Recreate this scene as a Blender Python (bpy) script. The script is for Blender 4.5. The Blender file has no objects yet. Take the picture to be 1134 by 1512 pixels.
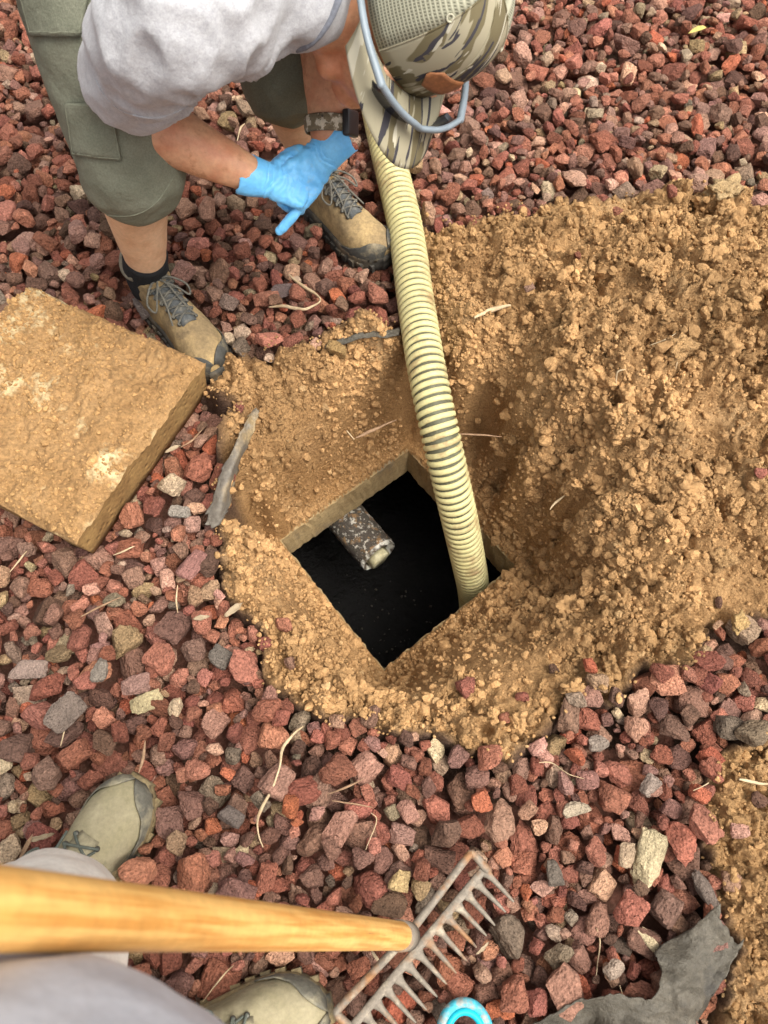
import bpy, math, random
import numpy as np
from mathutils import Vector, Matrix, noise as mnoise
from mathutils.bvhtree import BVHTree

random.seed(7)
rng = np.random.default_rng(11)
D = bpy.data
SC = bpy.context.scene
COL = SC.collection

# ------------------------------------------------------------------ camera
CAM_H, PITCH, FPX = 1.35, math.radians(65.0), 1136.0
SP, CP = math.sin(PITCH), math.cos(PITCH)
cam_d = D.cameras.new('camera')
cam = D.objects.new('camera', cam_d)
COL.objects.link(cam)
cam.location = (0, 0, CAM_H)
cam.rotation_euler = (math.radians(25.0), 0, 0)
cam_d.sensor_fit = 'VERTICAL'
cam_d.sensor_height = 36.0
cam_d.lens = 36.0 * FPX / 1512.0
cam_d.clip_start = 0.02
cam_d.clip_end = 500.0
cam_d.dof.use_dof = True
cam_d.dof.focus_distance = 1.45
cam_d.dof.aperture_fstop = 7.5
SC.camera = cam

# ------------------------------------------------------------------ sky, sun, exposure
SUN_EL, SUN_AZ = math.radians(62.0), math.radians(118.0)      # azimuth from +Y towards +X
w = D.worlds.new('World')
SC.world = w
w.use_nodes = True
nt = w.node_tree
bg = nt.nodes['Background']
sky = nt.nodes.new('ShaderNodeTexSky')
sky.sky_type = 'NISHITA'
sky.sun_disc = False
sky.sun_elevation = SUN_EL
sky.sun_rotation = SUN_AZ
sky.air_density = 1.0
sky.dust_density = 6.0
sky.ozone_density = 0.6
hs = nt.nodes.new('ShaderNodeHueSaturation')            # thin cloud: whiter than a clear sky
hs.inputs['Saturation'].default_value = 0.12
nt.links.new(sky.outputs['Color'], hs.inputs['Color'])
nt.links.new(hs.outputs['Color'], bg.inputs['Color'])
bg.inputs['Strength'].default_value = 0.15
sun_d = D.lights.new('sun', 'SUN')
sun_d.energy = 1.5
sun_d.angle = math.radians(36.0)
sun_d.color = (1.0, 0.93, 0.80)
sun = D.objects.new('sun', sun_d)
COL.objects.link(sun)
_sd = Vector((math.sin(SUN_AZ) * math.cos(SUN_EL), math.cos(SUN_AZ) * math.cos(SUN_EL), math.sin(SUN_EL)))
sun.rotation_euler = _sd.to_track_quat('Z', 'Y').to_euler()
SC.view_settings.view_transform = 'Standard'
SC.view_settings.look = 'None'
SC.view_settings.gamma = 1.0
SC.view_settings.exposure = 0.92
SC.cycles.max_bounces = 6
SC.cycles.diffuse_bounces = 3
SC.cycles.use_denoising = True

# ------------------------------------------------------------------ helpers
def P(px, py, h=0.0):
    """point at height h seen at photograph pixel (px, py)"""
    u = (px - 567.0) / FPX
    v = (py - 756.0) / FPX
    zd = (CAM_H - h) / (SP + v * CP)
    return Vector((u * zd, zd * (CP - v * SP), h))

def proj(x, y, z):
    d = CAM_H - z
    zd = y * CP + d * SP
    return 567 + FPX * x / zd, 756 + FPX * (d * CP - y * SP) / zd, zd

def lin(r, g, b):
    f = lambda c: (c / 255.0 / 12.92) if c < 10.3 else ((c / 255.0 + 0.055) / 1.055) ** 2.4
    return (f(r), f(g), f(b))

_tab = np.random.default_rng(5).random((256, 256))
def vn(x, y):
    x = np.asarray(x, float); y = np.asarray(y, float)
    xi = np.floor(x).astype(int); yi = np.floor(y).astype(int)
    fx = x - xi; fy = y - yi
    fx = fx * fx * (3 - 2 * fx); fy = fy * fy * (3 - 2 * fy)
    a = _tab[xi & 255, yi & 255]; b = _tab[(xi + 1) & 255, yi & 255]
    c = _tab[xi & 255, (yi + 1) & 255]; d = _tab[(xi + 1) & 255, (yi + 1) & 255]
    return (a * (1 - fx) + b * fx) * (1 - fy) + (c * (1 - fx) + d * fx) * fy * 1.0
def fbm(x, y, f, o=4, seed=0):
    s = 0.0; a = 1.0; t = 0.0
    for k in range(o):
        s = s + a * (vn(x * f + 17.3 * k + seed * 31.7, y * f - 9.1 * k + seed * 13.9) - 0.5)
        t += a; a *= 0.5; f *= 2.03
    return s / t

def np_mesh(name, verts, faces, smooth=True, col=None):
    me = D.meshes.new(name)
    verts = np.ascontiguousarray(verts, dtype=np.float32)
    faces = np.ascontiguousarray(faces, dtype=np.int32)
    k = faces.shape[1]
    me.vertices.add(len(verts)); me.vertices.foreach_set('co', verts.ravel())
    me.loops.add(faces.size); me.loops.foreach_set('vertex_index', faces.ravel())
    me.polygons.add(len(faces)); me.polygons.foreach_set('loop_start', np.arange(0, faces.size, k, dtype=np.int32))
    me.update(calc_edges=True)
    me.polygons.foreach_set('use_smooth', np.full(len(faces), smooth))
    if col is not None:
        a = me.color_attributes.new('Col', 'FLOAT_COLOR', 'POINT')
        c4 = np.ones((len(verts), 4), np.float32); c4[:, :3] = col
        a.data.foreach_set('color', c4.ravel())
    return me

def link(name, me, parent=None, mat=None, M=None):
    o = D.objects.new(name, me)
    COL.objects.link(o)
    if mat is not None and me is not None and len(me.materials) == 0:
        me.materials.append(mat)
    if M is not None:
        o.matrix_basis = M
    if parent is not None:
        o.parent = parent
        if parent.type == 'EMPTY':
            o.matrix_parent_inverse = Matrix.Translation(-Vector(parent.location))
    return o

def tag(o, label, cat=None, group=None, kind=None):
    if label: o['label'] = label
    if cat: o['category'] = cat
    if group: o['group'] = group
    if kind: o['kind'] = kind
    return o

def empty(name, loc, label, cat, group=None):
    o = D.objects.new(name, None)
    COL.objects.link(o)
    o.location = loc
    o.empty_display_size = 0.05
    return tag(o, label, cat, group)

def recenter(o):
    me = o.data
    co = np.empty(len(me.vertices) * 3, np.float32); me.vertices.foreach_get('co', co); co = co.reshape(-1, 3)
    c = Vector(((co[:, 0].min() + co[:, 0].max()) / 2, (co[:, 1].min() + co[:, 1].max()) / 2, co[:, 2].min()))
    me.transform(Matrix.Translation(-c)); o.location = c
    return o

class MB:
    def __init__(s): s.v = []; s.f = []
    def add(s, v, f):
        b = len(s.v); s.v += [tuple(x) for x in v]; s.f += [tuple(i + b for i in q) for q in f]; return s
    def loft(s, rings, cap0=True, cap1=True, closed=False):
        n = len(rings[0]); b = len(s.v); m = len(rings)
        for r in rings: s.v += [tuple(x) for x in r]
        for i in range(m if closed else m - 1):
            i2 = (i + 1) % m
            for j in range(n):
                k = (j + 1) % n
                s.f.append((b + i * n + j, b + i * n + k, b + i2 * n + k, b + i2 * n + j))
        if not closed:
            if cap0: s.f.append(tuple(b + j for j in range(n))[::-1])
            if cap1: s.f.append(tuple(b + (m - 1) * n + j for j in range(n)))
        return s
    def tube(s, path, radii, n=14, ref=None, round_ends=True, k=0, cap0=True, cap1=True):
        path = [Vector(p) for p in path]
        if not hasattr(radii, '__len__'): radii = [radii] * len(path)
        radii = [r if hasattr(r, '__len__') else (r, r) for r in radii]
        if k: path, radii = resample(path, radii, k)
        T = []
        for i in range(len(path)):
            d = path[min(i + 1, len(path) - 1)] - path[max(i - 1, 0)]
            T.append(d.normalized() if d.length > 1e-9 else Vector((0, 0, 1)))
        A = Vector(ref) if ref is not None else (Vector((0, 0, 1)) if abs(T[0].z) < 0.9 else Vector((1, 0, 0)))
        pts = []
        for i in range(len(path)):
            t = T[i]
            a = (A - t * A.dot(t)).normalized()
            if ref is None: A = a
            b = t.cross(a)
            pts.append((path[i], a, b, t, radii[i]))
        rings = []
        def ring(c, a, b, ra, rb):
            return [c + a * (ra * math.cos(2 * math.pi * j / n)) + b * (rb * math.sin(2 * math.pi * j / n)) for j in range(n)]
        if round_ends:
            c, a, b, t, (ra, rb) = pts[0]; e = min(ra, rb)
            for q in (0.95, 0.8, 0.5, 0.25):
                z = math.sqrt(1 - q * q)
                rings.append(ring(c - t * (e * q), a, b, ra * z, rb * z))
        for c, a, b, t, (ra, rb) in pts: rings.append(ring(c, a, b, ra, rb))
        if round_ends:
            c, a, b, t, (ra, rb) = pts[-1]; e = min(ra, rb)
            for q in (0.25, 0.5, 0.8, 0.95):
                z = math.sqrt(1 - q * q)
                rings.append(ring(c + t * (e * q), a, b, ra * z, rb * z))
        return s.loft(rings, cap0, cap1)
    def ell(s, c, ax, ay, az, n=16, m=10):
        c = Vector(c); ax = Vector(ax); ay = Vector(ay); az = Vector(az)
        rings = []
        for i in range(1, m):
            th = math.pi * i / m
            rings.append([c - az * math.cos(th) + (ax * math.cos(2 * math.pi * j / n) + ay * math.sin(2 * math.pi * j / n)) * math.sin(th) for j in range(n)])
        return s.loft(rings)
    def box(s, c, hx, hy, hz):
        c = Vector(c); hx = Vector(hx); hy = Vector(hy); hz = Vector(hz)
        v = [c + hx * i + hy * j + hz * k for k in (-1, 1) for j in (-1, 1) for i in (-1, 1)]
        f = [(0, 2, 3, 1), (4, 5, 7, 6), (0, 1, 5, 4), (2, 6, 7, 3), (0, 4, 6, 2), (1, 3, 7, 5)]
        return s.add(v, f)
    def mesh(s, name, smooth=True):
        me = D.meshes.new(name); me.from_pydata(s.v, [], s.f); me.update()
        me.polygons.foreach_set('use_smooth', [smooth] * len(me.polygons)); return me
    def build(s, name, mat, parent=None, smooth=True, M=None):
        return link(name, s.mesh(name, smooth), parent, mat, M)
    def remesh(s, name, mat, parent=None, voxel=0.006, it=3, M=None, disp=None):
        tsc = D.scenes.new('work'); me = s.mesh('tmp'); o = D.objects.new('tmp', me); tsc.collection.objects.link(o)
        md = o.modifiers.new('r', 'REMESH'); md.mode = 'VOXEL'; md.voxel_size = voxel; md.use_smooth_shade = True
        if it:
            sm = o.modifiers.new('s', 'SMOOTH'); sm.factor = 0.5; sm.iterations = it
        with bpy.context.temp_override(scene=tsc, view_layer=tsc.view_layers[0]):
            dg = bpy.context.evaluated_depsgraph_get()
            out = D.meshes.new_from_object(o.evaluated_get(dg))
        D.objects.remove(o); D.meshes.remove(me); D.scenes.remove(tsc)
        out.name = name
        if disp is not None:
            nv_ = len(out.vertices); co_ = np.empty(nv_ * 3, np.float32); no_ = np.empty(nv_ * 3, np.float32)
            out.vertices.foreach_get('co', co_); out.vertices.foreach_get('normal', no_)
            co_ = co_.reshape(-1, 3); no_ = no_.reshape(-1, 3)
            dd_ = np.array([disp(Vector(c)) for c in co_], np.float32)
            out.vertices.foreach_set('co', (co_ + no_ * dd_[:, None]).ravel()); out.update()
        out.polygons.foreach_set('use_smooth', [True] * len(out.polygons))
        return link(name, out, parent, mat, M)

def resample(path, radii, k):
    n = len(path)
    A = np.array([list(p) + list(r) for p, r in zip(path, radii)])
    out = []
    for i in range(n - 1):
        p0 = A[max(i - 1, 0)]; p1 = A[i]; p2 = A[i + 1]; p3 = A[min(i + 2, n - 1)]
        for j in range(k):
            t = j / k
            out.append(0.5 * (2 * p1 + (p2 - p0) * t + (2 * p0 - 5 * p1 + 4 * p2 - p3) * t * t + (3 * p1 - p0 - 3 * p2 + p3) * t ** 3))
    out.append(A[-1])
    return [Vector(o[:3]) for o in out], [(max(o[3], 1e-4), max(o[4], 1e-4)) for o in out]

def solid(o, th, off=0.0, sub=0):
    if sub:
        m = o.modifiers.new('sub', 'SUBSURF'); m.levels = sub; m.render_levels = sub
    m = o.modifiers.new('solid', 'SOLIDIFY'); m.thickness = th; m.offset = off
    return o

# ------------------------------------------------------------------ materials
def mat(name, col, rough=0.85, col2=None, scale=20.0, thr=(0.35, 0.65), col3=None, scale3=6.0, thr3=(0.5, 0.7), bump=0.0, bscale=80.0, bdist=0.004,
        source=None, spec=0.3, stretch=None, fine=0.25, fscale=150.0, pits=0.0, pscale=90.0, metal=0.0, weave=0.0, wscale=900.0, sheen=0.0, sss=0.0, rvar=0.0, mixmul=False):
    m = D.materials.new(name); m.use_nodes = True
    N = m.node_tree.nodes; L = m.node_tree.links
    b = N['Principled BSDF']
    b.inputs['Roughness'].default_value = rough
    b.inputs['Specular IOR Level'].default_value = spec
    b.inputs['Metallic'].default_value = metal
    if sheen: b.inputs['Sheen Weight'].default_value = sheen
    if sss:
        b.inputs['Subsurface Weight'].default_value = sss
        b.inputs['Subsurface Radius'].default_value = (0.01, 0.004, 0.002)
        b.inputs['Subsurface Scale'].default_value = 0.5
    tc = N.new('ShaderNodeTexCoord')
    vec = tc.outputs['Object']
    if stretch:
        mp = N.new('ShaderNodeMapping'); mp.inputs['Scale'].default_value = stretch
        L.new(vec, mp.inputs['Vector']); svec = mp.outputs['Vector']
    else: svec = vec
    def noise(sc, det=5, v=vec, rg=0.55):
        n = N.new('ShaderNodeTexNoise'); n.inputs['Scale'].default_value = sc; n.inputs['Detail'].default_value = det
        n.inputs['Roughness'].default_value = rg
        L.new(v, n.inputs['Vector']); return n.outputs['Fac']
    def ramp(fac, a, c):
        r = N.new('ShaderNodeMapRange'); r.inputs['From Min'].default_value = a; r.inputs['From Max'].default_value = c
        L.new(fac, r.inputs['Value']); return r.outputs['Result']
    def mix(fac, A, B, kind='MIX'):
        x = N.new('ShaderNodeMix'); x.data_type = 'RGBA'; x.blend_type = kind
        for sock, val in ((x.inputs['Factor'], fac), (x.inputs['A'], A), (x.inputs['B'], B)):
            if isinstance(val, (int, float)): sock.default_value = val
            elif isinstance(val, tuple): sock.default_value = (*val[:3], 1)
            else: L.new(val, sock)
        return x.outputs['Result']
    if source == 'attr':
        a = N.new('ShaderNodeAttribute'); a.attribute_name = 'Col'; c = a.outputs['Color']
    elif source == 'obj':
        a = N.new('ShaderNodeObjectInfo'); c = a.outputs['Color']
    else: c = col
    if mixmul:
        rel = lambda q: tuple(q[i] / col[i] for i in range(3))
        if col2 is not None: c = mix(ramp(noise(scale, 6, svec), *thr), c, mix(1.0, c, rel(col2), 'MULTIPLY'))
        if col3 is not None: c = mix(ramp(noise(scale3, 7, svec, 0.65), *thr3), c, mix(1.0, c, rel(col3), 'MULTIPLY'))
        col2 = col3 = None
    if col2 is not None: c = mix(ramp(noise(scale, 6, svec), *thr), c, col2)
    if col3 is not None: c = mix(ramp(noise(scale3, 7, svec, 0.65), *thr3), c, col3)
    if fine:
        f = noise(fscale, 4, vec, 0.7)
        g = N.new('ShaderNodeMapRange'); g.inputs['From Min'].default_value = 0.3; g.inputs['From Max'].default_value = 0.7
        g.inputs['To Min'].default_value = 1 - fine; g.inputs['To Max'].default_value = 1 + fine
        L.new(f, g.inputs['Value'])
        cc = N.new('ShaderNodeCombineColor')
        for q in range(3): L.new(g.outputs['Result'], cc.inputs[q])
        c = mix(1.0, c, cc.outputs['Color'], 'MULTIPLY')
    if isinstance(c, tuple): b.inputs['Base Color'].default_value = (*c[:3], 1)
    else: L.new(c, b.inputs['Base Color'])
    if rvar:
        rr = N.new('ShaderNodeMapRange'); rr.inputs['From Min'].default_value = 0.3; rr.inputs['From Max'].default_value = 0.7
        rr.inputs['To Min'].default_value = max(rough - rvar, 0.02); rr.inputs['To Max'].default_value = min(rough + rvar, 1)
        L.new(noise(scale * 1.7, 4), rr.inputs['Value']); L.new(rr.outputs['Result'], b.inputs['Roughness'])
    last = None
    def add_bump(h, st, dist):
        nonlocal last
        bp = N.new('ShaderNodeBump'); bp.inputs['Strength'].default_value = st; bp.inputs['Distance'].default_value = dist
        L.new(h, bp.inputs['Height'])
        if last is not None: L.new(last, bp.inputs['Normal'])
        last = bp.outputs['Normal']
    if bump: add_bump(noise(bscale, 6, svec, 0.65), bump, bdist)
    if pits:
        vo = N.new('ShaderNodeTexVoronoi'); vo.inputs['Scale'].default_value = pscale; L.new(vec, vo.inputs['Vector'])
        add_bump(ramp(vo.outputs['Distance'], 0.0, 0.45), pits, 0.0025)
    if weave:
        wv = N.new('ShaderNodeTexWave'); wv.inputs['Scale'].default_value = wscale; wv.inputs['Distortion'].default_value = 1.5
        L.new(vec, wv.inputs['Vector']); add_bump(wv.outputs['Fac'], weave, 0.0006)
    if last is not None: L.new(last, b.inputs['Normal'])
    return m

SOIL = (0.40, 0.235, 0.095)
m_soil = mat('soil', SOIL, 0.95, (0.28, 0.155, 0.060), 9, (0.4, 0.75), (0.50, 0.32, 0.145), 5.0, (0.52, 0.72), bump=1.0, bscale=110, bdist=0.012, fine=0.4, fscale=240, spec=0.1, source='attr', mixmul=True)
m_crumb = mat('soil_crumb', SOIL, 0.95, bump=0.8, bscale=260, bdist=0.003, source='attr', fine=0.28, fscale=300, spec=0.1)
m_clod = mat('soil_clod', SOIL, 0.95, bump=0.9, bscale=160, bdist=0.005, source='obj', fine=0.3, fscale=260, spec=0.1)
m_under = mat('ground_dirt', (0.13, 0.065, 0.045), 0.95, (0.20, 0.085, 0.06), 40, bump=0.8, bscale=60, bdist=0.01, spec=0.1)
_st = dict(rough=0.9, col2=(0.31, 0.122, 0.09), scale=70, thr=(0.5, 0.72), col3=(0.11, 0.044, 0.032), scale3=55, thr3=(0.56, 0.72), mixmul=True, bump=1.0, bscale=150, bdist=0.008, fine=0.5, fscale=360, pits=0.9, pscale=230, spec=0.15)
m_stone = mat('lava_stone', (0.2, 0.08, 0.06), source='attr', **_st)
m_stone_o = mat('lava_stone_single', (0.2, 0.08, 0.06), source='obj', **_st)
# ------------------------------------------------------------------ terrain of dug soil
OC = np.array([0.029, 0.657]); OA = math.radians(38.5)          # tank opening: centre, direction of one side
E1 = np.array([math.cos(OA), math.sin(OA)]); E2 = np.array([math.sin(OA), -math.cos(OA)])
OH, ZC, ZB = 0.190, -0.270, -0.378                              # half side, top and underside of the concrete
GT = 0.042                                                      # mean top of the gravel

def gx(px, py, z): p = P(px, py, z); return (p.x, p.y)
CTRL = []   # x, y, z
for (px, py, z) in [
    (480,600,-.015),(400,640,.005),(345,700,.03),(560,560,-.03),(590,510,.045),(500,500,.05),(430,545,.05),(370,610,.045),(650,520,.03),
    (640,420,.05),(640,360,.05),(520,640,-.075),(450,700,-.085),(390,740,-.055),(350,790,.01),(690,560,.02),(720,600,-.04),(720,650,-.085),(745,720,-.12),(700,640,-.10),
    (775,600,.055),(790,660,.045),(840,620,.10),(800,740,-.07),(850,720,.045),(870,760,.05),(820,800,-.10),(870,810,-.02),(930,790,.07),(840,860,-.07),(910,850,.02),
    (1000,400,.17),(900,420,.15),(800,400,.12),(700,400,.075),(1000,550,.15),(1100,500,.18),(1100,650,.12),(1000,700,.11),(900,650,.13),(800,500,.11),(720,480,.07),
    (950,365,.13),(850,350,.10),(760,350,.07),(1060,345,.11),(1134,400,.16),(1200,500,.15),(1134,800,.07),(1050,850,.06),(950,930,.045),(1000,900,.05),(1200,700,.1),
    (700,360,.05),(560,1040,-.02),(560,1095,.05),(650,1060,.02),(700,1115,.05),(650,975,-.07),(750,950,-.06),(800,1000,.02),(850,950,.015),(780,1070,.05),(890,890,.0),(880,1000,.045),
    (370,800,.015),(385,870,.03),(335,850,.04),(420,950,.025),(400,1000,.05),(470,1060,.05),(430,880,-.05),(480,970,-.03),(410,820,-.06),
    (1100,1200,.045),(1100,1400,.05),(1030,1250,.04),(1150,1512,.05),(250,620,.0),(200,900,.0),(300,1200,.0),(700,1300,.0),(950,1200,.0),(560,300,.0),(800,150,.0),(1100,150,.0),(300,300,.0),(200,1400,.0),(700,1500,.0)]:
    if z < -.03: z *= 1.75
    elif z > .09: z = .09 + (z - .09) * 1.35
    CTRL.append((*gx(px, py, z), z))
for s in np.linspace(-1, 1, 6):
    for q in ((s, -1), (s, 1), (-1, s), (1, s)):
        for k, zz in ((1.06, ZC + 0.004), (1.17, ZC + 0.045)):
            p = OC + OH * k * (q[0] * E1 + q[1] * E2); CTRL.append((p[0], p[1], zz))
CTRL = np.array(CTRL)
def _tps(r2): return np.where(r2 > 1e-12, 0.5 * r2 * np.log(np.maximum(r2, 1e-12)), 0)
_n = len(CTRL)
_K = _tps(((CTRL[:, None, :2] - CTRL[None, :, :2]) ** 2).sum(-1)) + np.eye(_n) * 2e-4
_A = np.zeros((_n + 3, _n + 3)); _A[:_n, :_n] = _K; _A[:_n, _n] = 1; _A[:_n, _n + 1:] = CTRL[:, :2]; _A[_n, :_n] = 1; _A[_n + 1:, :_n] = CTRL[:, :2].T
_W = np.linalg.solve(_A, np.concatenate([CTRL[:, 2], np.zeros(3)]))
def tps(x, y):
    out = _W[_n] + _W[_n + 1] * x + _W[_n + 2] * y
    for i in range(_n):
        out = out + _W[i] * _tps((x - CTRL[i, 0]) ** 2 + (y - CTRL[i, 1]) ** 2)
    return out

def poly(pts, z=0.045): return np.array([gx(a, b, z) for a, b in pts])
SOIL_POLY = [poly([(618,345),(660,345),(700,338),(760,322),(850,318),(930,308),(1030,305),(1075,318),(1134,360),(1300,400),(1300,900),(1134,915),(1040,925),(1010,985),(940,990),(900,1045),(850,1030),(790,1085),(740,1120),(690,1120),(640,1085),(590,1090),(520,1065),(470,1060),(405,1015),(390,940),(345,885),(330,830),(325,760),(335,690),(365,620),(330,600),(300,585),(330,540),(400,540),(450,530),(500,497),(560,490),(600,495),(612,420)]),
             poly([(1060,1120),(1134,1085),(1300,1080),(1300,1600),(1035,1600),(1060,1480),(1090,1400),(1062,1330),(1030,1250)])]
def sdf(x, y):
    best = np.full(np.shape(x), 1e9)
    for pl in SOIL_POLY:
        d = np.full(np.shape(x), 1e9); ins = np.zeros(np.shape(x), bool)
        for i in range(len(pl)):
            a = pl[i]; b = pl[(i + 1) % len(pl)]; e = b - a
            wx = x - a[0]; wy = y - a[1]
            t = np.clip((wx * e[0] + wy * e[1]) / (e @ e), 0, 1)
            d = np.minimum(d, np.hypot(wx - t * e[0], wy - t * e[1]))
            c = ((a[1] > y) != (b[1] > y)) & (x < (b[0] - a[0]) * (y - a[1]) / (b[1] - a[1] + 1e-12) + a[0])
            ins ^= c
        best = np.minimum(best, np.where(ins, -d, d))
    return best + 0.035 * fbm(x, y, 14, 3, 3)
def sstep(a, b, x):
    t = np.clip((x - a) / (b - a), 0, 1); return t * t * (3 - 2 * t)
# smooth scraped faces left by the shovel: centre, radius
SCRAPE = [(gx(725, 600, -.05), .075), (gx(455, 650, -.04), .05), (gx(620, 1010, -.05), .06), (gx(700, 960, -.06), .08), (gx(430, 900, -.04), .05), (gx(900, 300, .1), .07), (gx(1080, 880, .06), .10), (gx(760, 1000, -.02), .08), (gx(900, 470, .15), .05), (gx(1040, 620, .14), .06), (gx(830, 380, .11), .05)]
def worley(x, y, f, seed):
    x = x * f; y = y * f; xi = np.floor(x).astype(int); yi = np.floor(y).astype(int)
    d1 = np.full(np.shape(x), 9.0); d2 = np.full(np.shape(x), 9.0)
    for a in (-1, 0, 1):
        for b in (-1, 0, 1):
            cx_ = xi + a; cy_ = yi + b
            jx = _tab[(cx_ + seed * 37) & 255, (cy_ + 91) & 255]; jy = _tab[(cx_ + 17) & 255, (cy_ + seed * 53) & 255]
            d = np.hypot(cx_ + jx - x, cy_ + jy - y)
            d2 = np.where(d < d1, d1, np.minimum(d2, d)); d1 = np.minimum(d1, d)
    return d1, d2
def roughness_at(x, y):
    r = np.ones(np.shape(x))
    for (c, R) in SCRAPE: r = r * (1 - 0.8 * np.exp(-((x - c[0]) ** 2 + (y - c[1]) ** 2) / (R * R) * 1.4))
    return r
HOSE_BED = [((*gx(566, 200, .085), .046), (*gx(613, 440, .088), .046)), ((*gx(613, 440, .088), .046), (*gx(630, 545, .085), .042)), ((*gx(630, 545, .085), .042), (*gx(652, 650, .035), -.02))]
def soil_h(x, y):
    x = np.asarray(x, float); y = np.asarray(y, float)
    z = tps(x, y); sd = sdf(x, y)
    tt = np.clip((z - ZC) / (0.045 - ZC), 0, 1); z = np.where((z < 0.045) & (z > ZC), ZC + (0.045 - ZC) * (0.45 * tt + 0.55 * sstep(0.12, 0.85, tt)), z)
    rg = roughness_at(x, y)
    l1 = (x - OC[0]) * E1[0] + (y - OC[1]) * E1[1]; l2 = (x - OC[0]) * E2[0] + (y - OC[1]) * E2[1]
    dm = np.maximum(np.abs(l1), np.abs(l2)) - OH                # distance outside the opening
    lumps = 0.030 * fbm(x, y, 16, 3, 1) + rg * (0.030 * fbm(x, y, 45, 3, 2) + 0.014 * fbm(x, y, 130, 2, 4))
    led = np.abs(fbm(x + 0.03 * fbm(x, y, 20, 2, 8), y, 22, 2, 6)); lumps = lumps + 0.012 * rg * (led * 2 - 0.3)
    wx = x + 0.02 * fbm(x, y, 40, 2, 14); wy = y + 0.02 * fbm(x, y, 40, 2, 15)
    amt = 0.7 + 0.3 * sstep(0.2, 0.45, x) * sstep(0.25, 0.4, y)
    for f_, A_, sd_ in ((9, 0.040, 5), (15, 0.032, 4), (26, 0.022, 1), (55, 0.013, 2), (110, 0.007, 3)):
        d1, d2 = worley(wx, wy, f_, sd_)
        lumps = lumps + rg * amt * A_ * (np.clip((d2 - d1) * 2.2, 0, 1) ** 0.5 * (1 - 0.6 * d1 * d1) - 0.45)
    for f_, A_, s_ in ((34, 0.020, 21), (75, 0.011, 22), (150, 0.0055, 23)):
        lumps = lumps + rg * (0.45 + 0.55 * amt) * A_ * (0.5 - 2.2 * np.abs(fbm(wx, wy, f_, 2, s_)))
    z = z + lumps * sstep(0.0, 0.05, dm)
    for (ha, hb) in HOSE_BED:                                   # trough pressed by the hose
        ex, ey = hb[0] - ha[0], hb[1] - ha[1]; t_ = np.clip(((x - ha[0]) * ex + (y - ha[1]) * ey) / (ex * ex + ey * ey), 0, 1)
        dh = np.hypot(x - ha[0] - t_ * ex, y - ha[1] - t_ * ey); lim_ = ha[2] + (hb[2] - ha[2]) * t_ + np.maximum(dh - 0.035, 0) * 1.2
        z = np.where(dh < 0.12, np.minimum(z, lim_), z)
    edge = sstep(0.0, 0.03, sd)
    z = z * (1 - edge) + (-0.006 + 0.2 * np.minimum(z, 0)) * edge
    z = np.where(dm < 0.05, np.maximum(z, ZC + 0.004 + 0.010 * fbm(x, y, 60, 3, 9)), z)
    z = np.where(dm < 0.004, ZC - 0.012, z)
    return z
HALF, STEP = 1.15, 0.0040
def in_l_(x, y): return np.maximum(np.abs((x - OC[0]) * E1[0] + (y - OC[1]) * E1[1]), np.abs((x - OC[0]) * E2[0] + (y - OC[1]) * E2[1]))
mid = np.arange(-OH, OH + 1e-6, OH * 2 / 90)
ax_ = np.unique(np.round(np.concatenate([-np.arange(OH, HALF, STEP), mid, np.arange(OH, HALF, STEP)]), 6))
G1, G2 = np.meshgrid(ax_, ax_, indexing='ij')
TX = OC[0] + G1 * E1[0] + G2 * E2[0]; TY = OC[1] + G1 * E1[1] + G2 * E2[1]
TZ = soil_h(TX, TY)
SDT = sdf(TX, TY)
_q = sstep(0.012, 0.05, in_l_(TX, TY) - OH) * roughness_at(TX, TY) * (SDT < 0.03)
DX = _q * (0.010 * fbm(TX, TY, 60, 3, 31)); DY = _q * (0.010 * fbm(TX, TY, 60, 3, 32))
na = len(ax_)
idx = np.arange(na * na).reshape(na, na)
quads = np.stack([idx[:-1, :-1], idx[1:, :-1], idx[1:, 1:], idx[:-1, 1:]], -1).reshape(-1, 4)[:, ::-1]
cm = (ax_[:-1] + ax_[1:]) / 2
inside = (np.abs(cm)[:, None] < OH) & (np.abs(cm)[None, :] < OH)
far = (SDT[:-1, :-1] > 0.06)
quads = quads[~(inside | far).ravel()]
sv = np.stack([TX + DX, TY + DY, TZ], -1).reshape(-1, 3)
_mk = sstep(-0.012, 0.012, SDT).reshape(-1, 1)
_by_hatch = np.exp(-((np.maximum(in_l_(TX, TY) - OH, 0) / 0.07) ** 2)).reshape(-1, 1) * 0.35  # weight of a deeper orange brown, strongest at the hatch edge
_sc = np.array([[0.395, 0.232, 0.104]]) * (1 - _by_hatch) + np.array([[0.36, 0.185, 0.062]]) * _by_hatch
soil_me = np_mesh('dug_soil', sv, quads, col=_sc * (1 - _mk) + np.array([[0.085, 0.05, 0.035]]) * _mk)
dug_soil = link('dug_soil', soil_me, None, m_soil)
tag(dug_soil, 'heap and pit of freshly dug ochre brown clay soil', kind='structure')
if soil_me.polygons[0].normal.z < 0: soil_me.flip_normals()

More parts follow.
